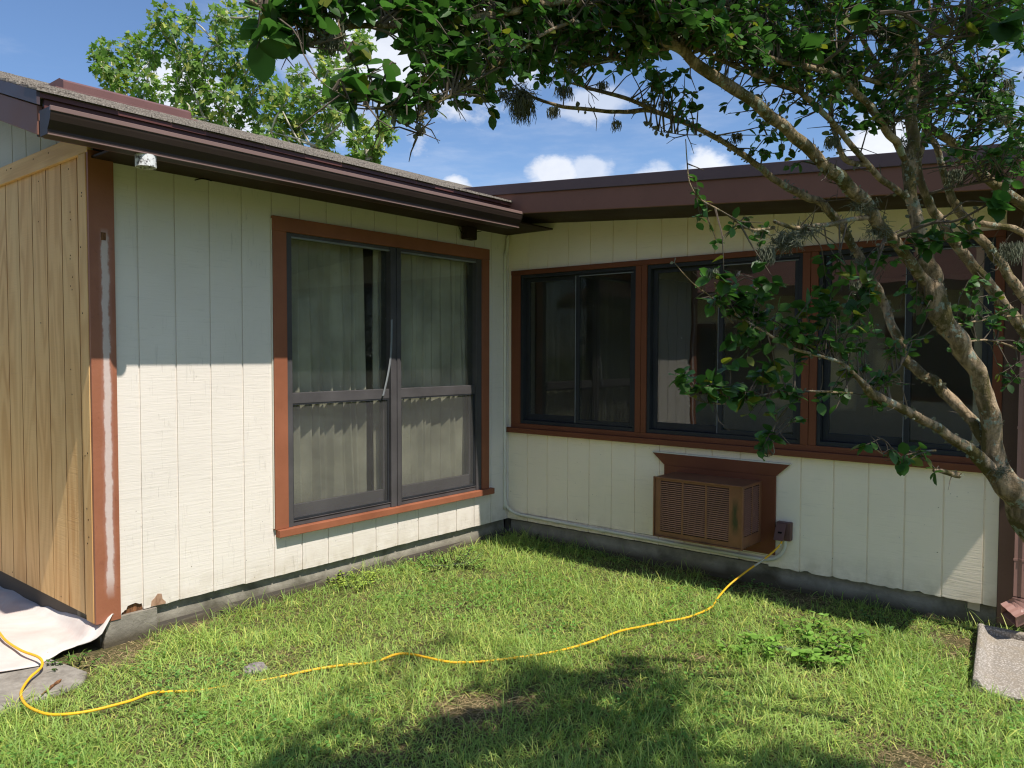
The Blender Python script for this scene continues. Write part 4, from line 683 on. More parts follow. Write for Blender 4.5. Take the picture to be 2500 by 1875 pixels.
CLUSTERS=[[3.178,-4.354,1.84,0.023,9,0.04],[3.179,-4.365,1.822,0.013,3,0.052],[3.189,-4.321,1.874,0.027,14,0.038],[3.202,-4.288,1.866,0.027,12,0.04],[3.196,-4.279,1.9,0.03,16,0.038],[3.208,-4.224,1.916,0.034,18,0.038],[3.186,-4.291,1.843,0.018,5,0.035],[3.178,-4.32,1.839,0.018,6,0.035],[3.254,-4.235,1.821,0.016,4,0.045],[3.252,-4.238,1.806,0.011,2,0.045],[3.272,-4.186,1.828,0.009,1,0.055],[3.258,-4.258,1.764,0.021,8,0.042],[3.265,-4.229,1.778,0.019,8,0.04],[3.275,-4.197,1.785,0.02,8,0.04],[3.259,-4.269,1.743,0.021,9,0.045],[3.263,-4.231,1.747,0.018,5,0.045],[3.277,-4.174,1.758,0.022,9,0.045],[3.282,-4.158,1.791,0.022,10,0.036],[3.281,-4.134,1.819,0.026,10,0.034],[3.274,-4.119,1.783,0.019,8,0.033],[3.217,-4.159,1.929,0.036,18,0.04],[3.238,-4.107,1.941,0.036,20,0.04],[3.248,-4.135,1.897,0.032,16,0.036],[3.267,-4.144,1.858,0.029,12,0.034],[3.268,-4.085,1.881,0.033,16,0.034],[3.248,-4.041,1.96,0.041,24,0.036],[3.264,-4.068,1.848,0.03,15,0.03],[3.26,-4.039,1.82,0.027,12,0.03],[3.256,-4.02,1.808,0.017,6,0.03],[3.265,-3.978,1.824,0.025,10,0.03],[3.276,-3.969,1.799,0.014,5,0.03],[3.258,-4.001,1.923,0.038,20,0.033],[3.266,-3.957,1.983,0.043,26,0.036],[3.267,-3.948,1.923,0.039,22,0.032],[3.263,-3.965,1.869,0.029,12,0.03],[3.268,-3.892,1.903,0.037,18,0.03],[3.283,-3.899,1.962,0.04,24,0.034],[3.299,-3.884,2.006,0.044,26,0.036],[3.285,-3.842,1.935,0.042,22,0.03],[3.212,-3.733,1.936,0.037,16,0.03],[3.302,-3.814,1.992,0.042,24,0.033],[3.296,-3.753,1.951,0.043,22,0.03],[3.317,-3.756,2.007,0.047,24,0.032],[3.224,-3.666,1.952,0.034,12,0.03],[3.311,-3.705,1.985,0.044,20,0.03],[3.333,-3.696,2.045,0.048,24,0.03],[3.295,-3.605,1.986,0.042,16,0.028],[3.343,-3.621,2.003,0.041,18,0.028],[3.364,-3.624,2.053,0.045,20,0.03],[3.338,-3.512,2.02,0.039,14,0.028],[3.371,-3.538,2.062,0.047,18,0.028],[3.245,-3.475,2.017,0.027,9,0.03],[3.266,-3.402,2.019,0.038,12,0.03],[3.288,-3.326,2.039,0.043,14,0.03],[3.266,-3.345,2.005,0.038,11,0.03],[3.291,-3.269,2.001,0.039,10,0.03],[3.287,-3.217,1.97,0.045,11,0.03],[3.377,-3.421,2.064,0.049,20,0.03],[3.402,-3.454,2.107,0.052,22,0.03],[3.407,-3.323,2.113,0.051,18,0.03],[3.415,-3.299,2.173,0.051,18,0.03],[3.414,-3.314,2.051,0.046,16,0.03],[3.43,-3.192,2.111,0.048,18,0.03],[3.437,-3.182,2.045,0.044,14,0.03],[3.389,-3.209,1.991,0.039,10,0.03],[3.381,-3.065,1.967,0.052,12,0.03],[3.393,-2.96,1.946,0.054,14,0.032],[3.453,-3.085,1.85,0.035,8,0.032],[3.443,-3.011,2.019,0.052,14,0.03],[3.472,-3.016,2.204,0.061,20,0.03],[3.497,-3.136,2.073,0.029,6,0.04],[3.552,-3.184,2.065,0.023,3,0.06],[3.491,-2.82,2.208,0.066,18,0.03],[3.502,-2.792,2.3,0.066,20,0.03],[3.533,-2.744,2.144,0.061,16,0.03],[3.529,-2.76,2.064,0.055,16,0.032],[3.51,-2.801,1.992,0.049,14,0.034],[3.559,-2.787,1.976,0.038,8,0.038],[3.538,-2.57,2.271,0.071,16,0.03],[3.543,-2.553,2.368,0.071,18,0.03],[3.669,-3.107,2.141,0.028,4,0.055],[3.577,-2.585,2.132,0.058,12,0.032],[3.627,-2.282,2.398,0.076,16,0.03],[3.619,-2.166,2.257,0.072,16,0.03],[3.652,-2.144,2.152,0.072,16,0.03],[3.686,-1.988,2.101,0.075,14,0.03],[3.701,-1.965,2.32,0.082,18,0.03],[3.79,-2.545,2.25,0.05,10,0.05],[3.831,-2.508,2.294,0.055,12,0.05],[3.741,-1.928,2.402,0.082,18,0.03],[3.761,-1.786,2.299,0.085,18,0.03],[3.776,-1.782,2.143,0.071,14,0.03],[3.843,-3.03,2.075,0.022,3,0.06],[3.747,-1.933,2.197,0.068,12,0.03],[3.611,-2.177,2.165,0.059,10,0.034],[3.687,-2.123,1.994,0.059,10,0.034],[3.829,-2.269,1.922,0.042,6,0.04],[3.853,-2.777,1.758,0.03,4,0.06],[3.92,-3.096,2.06,0.021,2,0.07],[3.481,-3.458,1.531,0.034,12,0.042],[3.398,-3.192,1.51,0.044,14,0.042],[3.37,-3.243,1.485,0.039,10,0.042],[3.429,-3.116,1.498,0.05,18,0.042],[3.506,-3.289,1.542,0.032,8,0.04],[3.407,-3.162,1.437,0.055,18,0.042],[3.447,-3.079,1.418,0.056,20,0.042],[3.482,-3.008,1.47,0.052,18,0.042],[3.481,-3.0,1.388,0.052,18,0.04],[3.511,-2.943,1.524,0.053,18,0.044],[3.566,-2.993,1.56,0.04,12,0.044],[3.565,-2.819,1.54,0.043,12,0.044],[3.543,-2.879,1.473,0.053,18,0.042],[3.571,-2.794,1.432,0.055,16,0.038],[3.524,-2.912,1.399,0.048,14,0.038],[3.562,-2.831,1.345,0.049,13,0.036],[3.602,-2.748,1.3,0.044,12,0.036],[3.587,-2.764,1.234,0.039,10,0.036],[3.622,-2.705,1.322,0.039,10,0.034],[3.309,-3.289,1.323,0.034,8,0.042],[3.316,-3.259,1.283,0.035,8,0.042],[3.345,-3.208,1.302,0.045,14,0.042],[3.384,-3.15,1.296,0.046,16,0.042],[3.422,-3.091,1.326,0.046,16,0.042],[3.408,-3.107,1.244,0.036,9,0.04],[3.451,-3.03,1.284,0.036,9,0.04],[3.527,-2.916,1.255,0.037,8,0.04],[3.379,-3.19,1.357,0.04,10,0.04],[3.419,-3.037,1.162,0.021,5,0.042],[3.404,-3.064,1.131,0.021,5,0.042],[3.478,-2.985,1.209,0.021,4,0.038],[3.623,-2.665,1.077,0.027,6,0.042],[3.665,-2.602,1.103,0.028,6,0.042],[3.573,-2.742,1.137,0.017,3,0.04],[3.702,-2.548,1.054,0.012,2,0.04],[3.677,-2.667,1.687,0.039,9,0.04],[3.72,-2.631,1.687,0.039,8,0.042],[3.648,-2.799,1.643,0.032,6,0.036],[3.561,-2.732,1.634,0.034,7,0.036],[3.732,-2.229,1.731,0.044,8,0.04],[3.751,-2.212,1.756,0.038,6,0.04],[3.641,-2.576,1.493,0.052,12,0.038],[3.71,-2.389,1.498,0.06,14,0.038],[3.765,-2.276,1.538,0.056,10,0.036],[3.809,-2.203,1.503,0.056,10,0.036],[3.735,-2.399,1.402,0.048,8,0.036],[3.818,-2.153,1.301,0.057,10,0.036],[3.835,-2.134,1.403,0.057,10,0.034],[3.621,-2.663,1.4,0.045,10,0.036],[3.652,-2.571,1.424,0.046,10,0.036],[3.408,-3.415,1.672,0.022,6,0.03],[3.437,-3.331,1.661,0.027,6,0.03],[3.434,-3.388,1.628,0.022,4,0.026],[3.466,-3.238,1.632,0.024,5,0.03],[3.411,-3.443,1.728,0.013,3,0.03],[3.754,-2.348,1.595,0.048,8,0.034],[3.185,-4.091,2.231,0.051,26,0.036],[3.166,-4.199,2.193,0.048,26,0.036],[3.573,-2.498,2.568,0.089,26,0.036],[3.208,-4.135,2.099,0.049,26,0.036],[3.21,-4.209,2.161,0.047,26,0.036],[3.578,-2.441,2.577,0.091,26,0.036],[3.504,-3.032,2.592,0.075,26,0.036],[3.332,-3.354,2.33,0.07,26,0.036],[3.54,-2.68,2.789,0.084,26,0.036],[3.45,-3.441,2.323,0.064,26,0.036],[3.197,-3.605,2.469,0.065,26,0.036],[3.56,-2.833,2.534,0.079,26,0.036],[3.55,-2.485,2.677,0.09,26,0.036],[3.533,-2.852,2.55,0.079,26,0.036],[3.402,-3.58,2.301,0.061,26,0.036],[3.279,-4.068,2.038,0.05,26,0.036],[3.183,-4.354,1.996,0.044,26,0.036],[3.335,-3.648,2.283,0.061,26,0.036],[3.696,-2.385,2.826,0.089,26,0.036],[3.205,-4.162,2.067,0.049,26,0.036],[3.243,-3.935,2.119,0.055,26,0.036],[3.388,-3.668,2.135,0.059,26,0.036],[3.061,-4.253,2.172,0.049,26,0.036],[3.39,-3.506,2.396,0.063,26,0.036],[3.252,-4.237,2.056,0.045,26,0.036],[3.373,-3.165,2.335,0.074,26,0.036],[3.503,-3.32,2.215,0.067,26,0.036],[3.127,-3.942,2.096,0.057,26,0.036],[3.217,-3.787,2.133,0.06,26,0.036],[3.529,-3.015,2.554,0.075,26,0.036],[3.269,-3.779,2.341,0.058,26,0.036],[3.68,-2.627,2.663,0.082,26,0.036],[3.053,-4.271,2.18,0.049,26,0.036],[3.288,-3.974,2.201,0.052,26,0.036],[3.691,-2.501,2.68,0.086,26,0.036],[3.213,-4.357,2.097,0.043,26,0.036],[3.468,-3.461,2.413,0.063,26,0.036],[3.198,-3.561,2.441,0.067,26,0.036],[3.074,-4.177,2.13,0.051,26,0.036],[3.244,-3.823,2.099,0.058,26,0.036],[3.265,-4.156,2.098,0.047,26,0.036],[3.168,-3.701,2.387,0.063,26,0.036],[3.558,-3.029,2.467,0.074,26,0.036],[3.229,-4.102,2.175,0.05,26,0.036],[3.239,-4.148,2.007,0.048,26,0.036],[3.118,-4.306,1.971,0.047,26,0.036],[3.221,-3.895,1.94,0.029,19,0.036],[3.329,-3.99,1.871,0.04,18,0.028],[3.169,-3.872,1.906,0.038,18,0.036],[3.336,-3.431,2.084,0.052,17,0.028],[3.115,-3.794,2.081,0.04,14,0.036],[3.524,-2.747,2.322,0.053,15,0.028],[3.555,-2.51,2.037,0.07,13,0.028],[3.458,-3.31,2.117,0.035,20,0.032],[3.31,-3.763,1.973,0.037,18,0.032],[3.048,-3.957,1.986,0.038,12,0.032],[3.165,-3.998,1.946,0.035,20,0.036],[3.118,-3.877,1.97,0.038,17,0.036],[3.73,-2.103,2.469,0.049,18,0.032],[3.18,-3.858,2.012,0.03,18,0.028],[3.811,-2.229,1.989,0.059,22,0.028],[3.775,-2.3,2.185,0.058,19,0.028],[3.659,-2.572,2.311,0.055,15,0.028],[3.398,-3.668,1.977,0.03,19,0.028],[3.21,-3.709,2.008,0.032,15,0.032],[3.611,-2.647,2.103,0.065,19,0.032],[3.153,-3.867,2.055,0.038,22,0.028],[3.787,-2.172,2.21,0.073,18,0.032],[3.556,-3.071,1.991,0.037,13,0.032],[3.272,-4.068,1.929,0.025,22,0.032],[3.202,-3.942,1.987,0.028,21,0.028],[3.171,-3.807,2.047,0.031,21,0.036],[3.348,-3.256,2.221,0.046,19,0.028],[3.384,-3.634,1.978,0.047,21,0.032],[3.531,-2.67,2.353,0.055,20,0.036],[3.468,-3.55,2.031,0.047,17,0.036],[3.278,-3.675,2.02,0.031,21,0.032],[3.796,-1.961,2.396,0.051,13,0.036],[3.194,-4.022,1.884,0.041,12,0.036],[3.498,-3.081,2.127,0.047,13,0.028],[3.222,-4.12,1.961,0.038,18,0.036],[3.384,-3.562,2.055,0.032,22,0.036],[3.135,-3.942,1.979,0.029,19,0.036],[3.465,-3.04,2.086,0.059,16,0.028],[3.409,-3.459,2.114,0.05,12,0.028],[3.354,-3.782,2.005,0.044,14,0.028],[3.387,-3.28,2.154,0.036,14,0.036],[3.347,-3.477,2.104,0.033,16,0.028],[3.766,-2.089,2.407,0.049,22,0.036],[3.256,-3.874,2.002,0.036,19,0.032],[3.415,-3.592,2.063,0.039,21,0.032],[3.227,-4.014,1.955,0.041,17,0.028],[3.194,-4.018,1.952,0.034,15,0.028],[3.804,-2.406,1.948,0.056,12,0.032],[3.234,-3.909,1.893,0.028,16,0.028],[3.339,-3.507,2.102,0.05,19,0.028],[3.451,-2.882,2.241,0.063,15,0.028],[3.15,-4.0,1.927,0.035,22,0.036],[3.338,-3.702,2.046,0.046,12,0.028],[3.458,-2.86,2.342,0.052,16,0.032],[3.135,-3.987,1.988,0.043,18,0.028],[3.229,-4.115,1.934,0.025,15,0.036],[3.81,-2.358,2.267,0.068,12,0.036],[3.367,-3.715,1.983,0.045,17,0.032],[3.465,-3.576,2.027,0.038,22,0.028],[3.237,-3.816,1.913,0.03,16,0.032],[3.262,-3.861,1.943,0.036,14,0.036],[3.21,-3.682,2.091,0.032,20,0.036],[3.703,-2.384,1.979,0.058,17,0.028],[3.212,-3.739,2.046,0.039,21,0.028],[3.547,-2.647,2.062,0.044,20,0.036],[3.378,-3.693,2.015,0.045,18,0.036],[3.467,-3.006,2.074,0.049,14,0.032],[3.673,-2.699,2.164,0.052,15,0.028],[3.615,-2.71,2.19,0.042,15,0.028],[3.295,-3.54,2.163,0.05,16,0.036],[3.606,-2.346,2.259,0.072,19,0.036],[3.178,-4.035,1.896,0.034,17,0.032],[3.498,-3.394,2.026,0.041,13,0.032],[3.538,-3.146,2.091,0.036,21,0.032],[3.698,-2.317,2.351,0.047,16,0.028],[3.543,-3.048,2.207,0.047,19,0.028],[3.454,-3.424,2.048,0.042,18,0.028],[3.309,-4.064,1.857,0.038,15,0.036],[3.521,-2.861,2.147,0.051,22,0.028],[3.445,-2.974,2.229,0.061,22,0.032],[3.565,-2.932,2.137,0.059,19,0.028],[3.604,-2.744,2.024,0.041,14,0.028],[3.631,-2.71,2.231,0.041,19,0.028],[3.302,-3.926,2.016,0.041,13,0.028],[3.389,-3.242,2.187,0.036,15,0.036],[3.144,-4.059,1.974,0.027,15,0.032],[3.425,-3.168,2.125,0.037,18,0.032],[3.785,-2.062,2.123,0.063,12,0.036],[3.399,-3.38,2.052,0.034,12,0.036],[3.138,-3.955,1.905,0.044,14,0.032],[3.323,-3.672,1.995,0.039,12,0.028],[3.217,-3.641,2.109,0.05,14,0.032],[3.295,-3.705,2.012,0.031,12,0.032],[3.728,-2.013,2.474,0.064,12,0.036],[3.843,-1.974,2.14,0.05,17,0.032],[3.766,-2.338,2.111,0.046,14,0.036],[3.288,-3.448,2.092,0.053,14,0.036],[3.39,-3.74,2.013,0.029,12,0.028],[3.584,-2.363,2.068,0.06,16,0.036],[3.381,-3.538,2.129,0.032,19,0.032],[3.828,-2.233,2.395,0.07,15,0.036],[3.523,-2.368,2.258,0.073,14,0.032],[3.347,-3.637,2.069,0.047,14,0.036],[3.554,-2.619,2.065,0.056,17,0.036],[3.583,-2.064,2.311,0.079,12,0.036],[3.546,-2.993,2.047,0.038,15,0.032],[3.659,-2.703,2.242,0.063,18,0.032],[3.364,-2.961,2.267,0.063,12,0.028],[3.668,-2.654,2.349,0.064,19,0.032],[3.508,-3.359,2.008,0.042,18,0.028],[3.259,-3.447,2.132,0.044,15,0.036],[3.521,-3.398,2.007,0.05,17,0.032],[3.465,-2.973,2.122,0.06,13,0.028],[3.758,-2.331,2.118,0.058,17,0.032],[3.441,-3.138,2.088,0.057,14,0.028],[3.571,-2.643,2.138,0.043,16,0.032],[3.326,-3.527,2.133,0.041,14,0.036],[3.418,-3.761,2.042,0.043,12,0.028],[3.429,-2.926,2.228,0.041,13,0.036],[3.512,-2.899,2.079,0.04,15,0.032],[3.434,-2.837,2.227,0.064,17,0.036],[3.482,-2.878,2.298,0.062,19,0.028],[3.384,-3.621,2.005,0.039,14,0.036],[3.803,-2.065,2.007,0.062,20,0.032],[3.794,-2.192,2.47,0.072,13,0.036],[3.648,-2.753,2.253,0.051,20,0.036],[3.486,-3.076,2.092,0.038,14,0.036],[3.82,-2.007,2.36,0.063,16,0.028],[3.799,-1.971,2.149,0.064,13,0.032],[3.462,-3.093,2.099,0.038,15,0.028],[3.733,-2.494,2.134,0.066,16,0.028],[3.436,-2.822,2.357,0.042,13,0.032],[3.732,-1.932,2.211,0.066,17,0.032],[3.351,-3.293,2.111,0.046,20,0.028],[3.495,-3.197,2.155,0.055,13,0.032],[3.366,-3.228,2.159,0.056,18,0.028],[3.446,-2.933,2.311,0.051,20,0.032],[3.395,-3.553,2.047,0.048,13,0.028],[3.376,-3.602,2.063,0.031,19,0.036],[3.766,-2.284,2.144,0.071,17,0.028],[3.415,-3.098,2.243,0.048,13,0.028],[3.368,-3.3,2.128,0.036,13,0.036],[3.74,-2.016,2.211,0.077,19,0.028],[3.515,-3.226,2.085,0.044,20,0.032],[3.302,-3.605,2.099,0.04,13,0.028],[3.469,-3.526,2.054,0.047,17,0.032],[3.34,-3.323,2.144,0.036,15,0.028],[3.69,-2.637,2.066,0.064,12,0.036],[3.591,-2.343,2.159,0.073,13,0.032],[3.507,-2.796,2.129,0.042,13,0.028],[3.46,-3.533,2.047,0.047,16,0.036],[3.477,-3.271,2.095,0.053,16,0.028],[3.417,-3.716,2.049,0.036,12,0.032],[3.761,-2.039,2.45,0.063,12,0.036],[3.484,-2.333,2.456,0.075,19,0.036],[3.459,-2.937,2.149,0.04,15,0.032],[3.855,-2.14,2.248,0.06,14,0.032],[3.362,-3.532,2.12,0.032,12,0.028],[3.337,-3.568,2.031,0.041,13,0.036],[3.326,-3.118,2.163,0.039,16,0.036],[3.474,-3.169,2.046,0.037,13,0.028],[3.675,-1.97,2.145,0.066,18,0.036],[3.393,-3.054,2.158,0.039,19,0.032],[3.397,-3.687,2.057,0.037,18,0.028],[3.409,-3.446,2.159,0.042,13,0.036],[3.35,-3.128,2.188,0.049,14,0.028],[3.616,-2.347,2.328,0.072,12,0.036],[3.575,-2.378,2.284,0.06,12,0.032],[3.413,-3.49,2.114,0.041,13,0.032],[3.513,-3.204,2.015,0.045,18,0.028],[3.862,-2.211,2.007,0.059,13,0.032],[3.574,-2.87,2.131,0.04,20,0.036],[3.485,-3.37,2.077,0.033,13,0.028],[3.725,-2.478,2.323,0.067,15,0.036],[3.311,-3.39,2.18,0.044,12,0.028],[3.51,-3.486,2.001,0.031,20,0.028],[3.643,-2.424,2.161,0.046,16,0.028],[3.489,-3.241,2.145,0.054,19,0.028],[3.476,-3.624,2.013,0.037,16,0.028],[3.609,-2.789,2.317,0.04,16,0.028],[3.5,-2.307,2.187,0.075,17,0.032],[3.731,-2.369,2.072,0.07,17,0.036],[3.292,-3.58,2.084,0.05,12,0.036],[3.376,-3.66,2.042,0.03,12,0.036],[3.353,-3.424,2.162,0.034,16,0.036],[3.823,-1.854,2.022,0.052,12,0.028],[3.498,-3.572,2.011,0.03,20,0.032],[3.514,-3.437,2.1,0.032,13,0.032],[3.38,-3.144,2.219,0.038,13,0.032],[3.609,-2.202,2.217,0.05,13,0.036],[3.499,-3.561,1.981,0.038,13,0.028],[3.47,-2.95,2.302,0.05,17,0.036],[3.414,-2.695,2.139,0.045,17,0.028],[3.369,-3.08,2.265,0.06,14,0.032],[3.433,-3.589,2.065,0.047,13,0.032],[3.426,-2.757,2.254,0.055,12,0.032],[3.339,-3.555,2.038,0.032,13,0.028],[3.396,-2.773,2.212,0.055,14,0.028],[3.782,-1.9,2.541,0.079,19,0.032],[3.474,-2.72,2.107,0.066,17,0.036],[3.491,-3.427,2.037,0.049,19,0.032],[3.69,-1.908,2.354,0.053,13,0.036],[3.794,-2.407,2.078,0.067,19,0.028],[3.476,-3.681,2.011,0.036,14,0.036],[3.354,-3.447,2.133,0.051,15,0.036],[3.268,-3.477,2.072,0.034,15,0.032],[3.49,-2.684,2.184,0.044,14,0.036],[3.658,-2.029,2.263,0.052,13,0.032],[3.842,-2.07,2.062,0.049,18,0.028],[3.698,-1.971,2.515,0.065,18,0.032],[3.512,-2.974,2.129,0.049,20,0.036],[3.532,-2.969,2.095,0.049,14,0.032],[3.4,-3.285,2.154,0.045,17,0.028],[3.876,-2.919,2.351,0.13,26,0.036],[5.018,-2.307,2.879,0.13,26,0.036],[5.161,-2.379,2.954,0.13,26,0.036],[4.236,-2.409,2.7,0.13,26,0.036],[5.015,-2.911,3.201,0.13,26,0.036],[3.241,-3.445,2.311,0.13,26,0.036],[4.649,-3.339,3.006,0.13,26,0.036],[5.159,-2.803,3.232,0.13,26,0.036],[3.751,-3.718,3.128,0.13,26,0.036],[4.492,-2.738,2.277,0.13,26,0.036],[3.594,-3.271,2.558,0.13,26,0.036],[5.29,-2.628,3.435,0.13,26,0.036],[4.961,-2.338,2.699,0.13,26,0.036],[3.86,-2.469,2.766,0.13,26,0.036],[5.226,-2.419,3.015,0.13,26,0.036],[4.181,-3.864,3.448,0.13,26,0.036],[4.488,-3.328,2.759,0.13,26,0.036],[3.936,-3.293,2.285,0.13,26,0.036],[4.417,-2.627,3.033,0.13,26,0.036],[5.294,-2.346,2.955,0.13,26,0.036],[4.189,-2.537,2.539,0.13,26,0.036],[5.179,-3.073,2.326,0.13,26,0.036],[4.781,-3.217,2.493,0.13,26,0.036],[4.209,-2.413,2.681,0.13,26,0.036],[5.065,-3.084,3.273,0.13,26,0.036],[3.96,-3.82,3.403,0.13,26,0.036],[4.433,-2.892,2.733,0.13,26,0.036],[5.012,-2.765,2.177,0.13,26,0.036],[4.933,-2.703,2.779,0.13,26,0.036],[3.651,-3.476,2.621,0.13,26,0.036],[3.537,-3.858,2.299,0.13,26,0.036],[5.067,-2.435,3.282,0.13,26,0.036],[5.241,-2.889,3.179,0.13,26,0.036],[4.053,-3.658,2.766,0.13,26,0.036],[4.125,-3.785,2.731,0.13,26,0.036],[4.271,-3.532,2.686,0.13,26,0.036],[4.899,-2.683,3.373,0.13,26,0.036],[3.993,-3.223,3.564,0.13,26,0.036],[4.535,-3.949,3.58,0.13,26,0.036],[3.836,-3.483,3.037,0.13,26,0.036],[5.035,-2.597,2.354,0.13,26,0.036],[4.21,-3.073,2.245,0.13,26,0.036],[4.607,-3.315,3.258,0.13,26,0.036],[4.124,-3.498,2.395,0.13,26,0.036],[5.282,-3.164,3.426,0.13,26,0.036],[4.277,-2.651,3.063,0.13,26,0.036],[3.739,-3.953,2.472,0.13,26,0.036],[3.547,-3.917,2.812,0.13,26,0.036],[4.136,-2.813,2.401,0.13,26,0.036],[4.579,-3.39,2.926,0.13,26,0.036],[5.619,-2.377,3.59,0.13,26,0.036],[5.25,-2.839,2.909,0.13,26,0.036],[4.267,-3.24,2.245,0.13,26,0.036],[4.535,-2.924,2.585,0.13,26,0.036],[4.618,-2.996,2.3,0.13,26,0.036],[4.811,-2.889,2.861,0.13,26,0.036],[4.495,-2.447,3.024,0.13,26,0.036],[4.163,-3.523,2.485,0.13,26,0.036],[5.265,-3.049,3.056,0.13,26,0.036],[5.131,-2.349,3.016,0.13,26,0.036],[4.621,-3.071,2.74,0.13,26,0.036],[3.596,-3.737,3.032,0.13,26,0.036],[3.274,-3.261,2.664,0.13,26,0.036],[3.903,-3.035,2.188,0.13,26,0.036],[5.175,-2.762,3.285,0.13,26,0.036],[4.192,-4.257,3.006,0.13,26,0.036],[5.751,-3.171,3.358,0.13,26,0.036],[3.428,-3.679,2.485,0.13,26,0.036],[4.655,-2.543,2.471,0.13,26,0.036],[3.807,-3.611,3.51,0.13,26,0.036],[5.567,-2.696,3.225,0.13,26,0.036],[4.182,-3.077,2.686,0.13,26,0.036],[4.315,-2.62,2.522,0.13,26,0.036],[4.099,-2.657,2.787,0.13,26,0.036],[4.868,-2.245,2.3,0.13,26,0.036],[4.671,-2.387,2.514,0.13,26,0.036],[4.941,-2.875,2.47,0.13,26,0.036],[3.414,-3.774,2.585,0.13,26,0.036],[5.423,-3.256,3.29,0.13,26,0.036],[5.655,-3.165,3.421,0.13,26,0.036],[5.03,-3.074,2.287,0.13,26,0.036],[4.056,-3.315,3.026,0.13,26,0.036],[4.49,-2.916,3.364,0.13,26,0.036],[3.779,-2.95,2.551,0.13,26,0.036],[4.399,-3.192,2.974,0.13,26,0.036],[3.917,-2.824,2.733,0.13,26,0.036],[3.963,-3.236,2.939,0.13,26,0.036],[4.117,-3.749,3.105,0.13,26,0.036],[3.751,-3.772,2.64,0.13,26,0.036],[4.541,-3.249,3.254,0.13,26,0.036],[5.021,-2.948,2.456,0.13,26,0.036],[4.756,-2.993,3.407,0.13,26,0.036],[4.371,-3.68,2.896,0.13,26,0.036],[3.755,-3.901,2.563,0.13,26,0.036],[4.859,-2.275,2.366,0.13,26,0.036],[3.699,-3.412,3.345,0.13,26,0.036],[5.36,-2.874,2.723,0.13,26,0.036],[4.91,-2.753,2.346,0.13,26,0.036],[4.57,-2.795,2.541,0.13,26,0.036],[3.81,-3.359,2.415,0.13,26,0.036],[4.839,-3.237,2.978,0.13,26,0.036],[3.554,-4.086,2.179,0.13,26,0.036],[4.656,-3.362,3.132,0.13,26,0.036],[5.12,-2.957,2.546,0.13,26,0.036],[3.909,-3.706,3.136,0.13,26,0.036],[3.971,-3.441,3.235,0.13,26,0.036],[4.282,-3.489,2.941,0.13,26,0.036],[4.904,-2.261,2.42,0.13,26,0.036],[4.716,-2.957,2.29,0.13,26,0.036],[3.568,-3.549,2.938,0.13,26,0.036],[4.148,-3.035,2.667,0.2,34,0.036],[4.645,-2.475,3.287,0.2,34,0.036],[4.472,-2.606,3.857,0.2,34,0.036],[4.612,-3.36,3.337,0.2,34,0.036],[4.972,-2.292,4.061,0.2,34,0.036],[5.203,-2.854,4.244,0.2,34,0.036],[4.504,-2.726,4.268,0.2,34,0.036],[3.742,-2.837,4.037,0.2,34,0.036],[5.311,-2.784,3.231,0.2,34,0.036],[4.794,-2.422,3.606,0.2,34,0.036],[4.389,-2.337,3.712,0.2,34,0.036],[3.777,-2.698,4.041,0.2,34,0.036],[4.48,-2.983,2.569,0.2,34,0.036],[3.931,-2.968,2.851,0.2,34,0.036],[4.854,-2.786,4.178,0.2,34,0.036],[5.135,-3.663,3.483,0.2,34,0.036],[4.259,-2.822,2.713,0.2,34,0.036],[4.208,-3.211,3.599,0.2,34,0.036],[3.69,-2.347,2.909,0.2,34,0.036],[4.5,-2.917,3.694,0.2,34,0.036],[4.523,-2.387,3.729,0.2,34,0.036],[4.863,-3.194,3.919,0.2,34,0.036],[4.153,-2.926,2.519,0.2,34,0.036],[3.725,-3.03,2.983,0.2,34,0.036],[4.346,-3.091,2.874,0.2,34,0.036],[5.437,-2.74,3.512,0.2,34,0.036],[5.598,-2.32,3.653,0.2,34,0.036],[4.991,-2.818,3.956,0.2,34,0.036],[5.598,-3.212,3.489,0.2,34,0.036],[4.909,-3.084,2.668,0.2,34,0.036],[5.484,-3.107,2.761,0.2,34,0.036],[4.207,-2.461,3.612,0.2,34,0.036],[4.242,-3.655,3.524,0.2,34,0.036],[4.078,-2.772,3.255,0.2,34,0.036],[5.358,-2.962,4.097,0.2,34,0.036],[4.121,-2.473,3.98,0.2,34,0.036],[5.185,-2.785,3.701,0.2,34,0.036],[4.387,-3.167,3.528,0.2,34,0.036],[5.009,-3.261,4.081,0.2,34,0.036],[5.071,-3.572,2.683,0.2,34,0.036],[3.978,-3.071,3.022,0.2,34,0.036],[4.378,-3.622,4.13,0.2,34,0.036],[5.332,-3.263,2.932,0.2,34,0.036],[4.535,-2.873,3.301,0.2,34,0.036],[3.665,-3.639,3.57,0.2,34,0.036],[3.925,-2.957,3.007,0.2,34,0.036],[5.058,-3.656,2.56,0.2,34,0.036],[4.424,-2.662,2.913,0.2,34,0.036],[5.226,-2.269,4.129,0.2,34,0.036],[5.524,-2.878,2.931,0.2,34,0.036],[3.86,-2.685,3.48,0.2,34,0.036],[4.865,-3.155,4.267,0.2,34,0.036],[4.448,-2.542,4.122,0.2,34,0.036],[3.971,-2.577,3.211,0.2,34,0.036],[3.719,-2.403,3.968,0.2,34,0.036],[4.896,-2.899,2.714,0.2,34,0.036],[3.908,-3.338,4.1,0.2,34,0.036],[3.702,-3.356,3.312,0.2,34,0.036],[5.325,-3.527,2.821,0.2,34,0.036],[4.347,-2.917,3.293,0.2,34,0.036]]  # last wide clusters: canopy out of view, placed to shade trunk and lawn
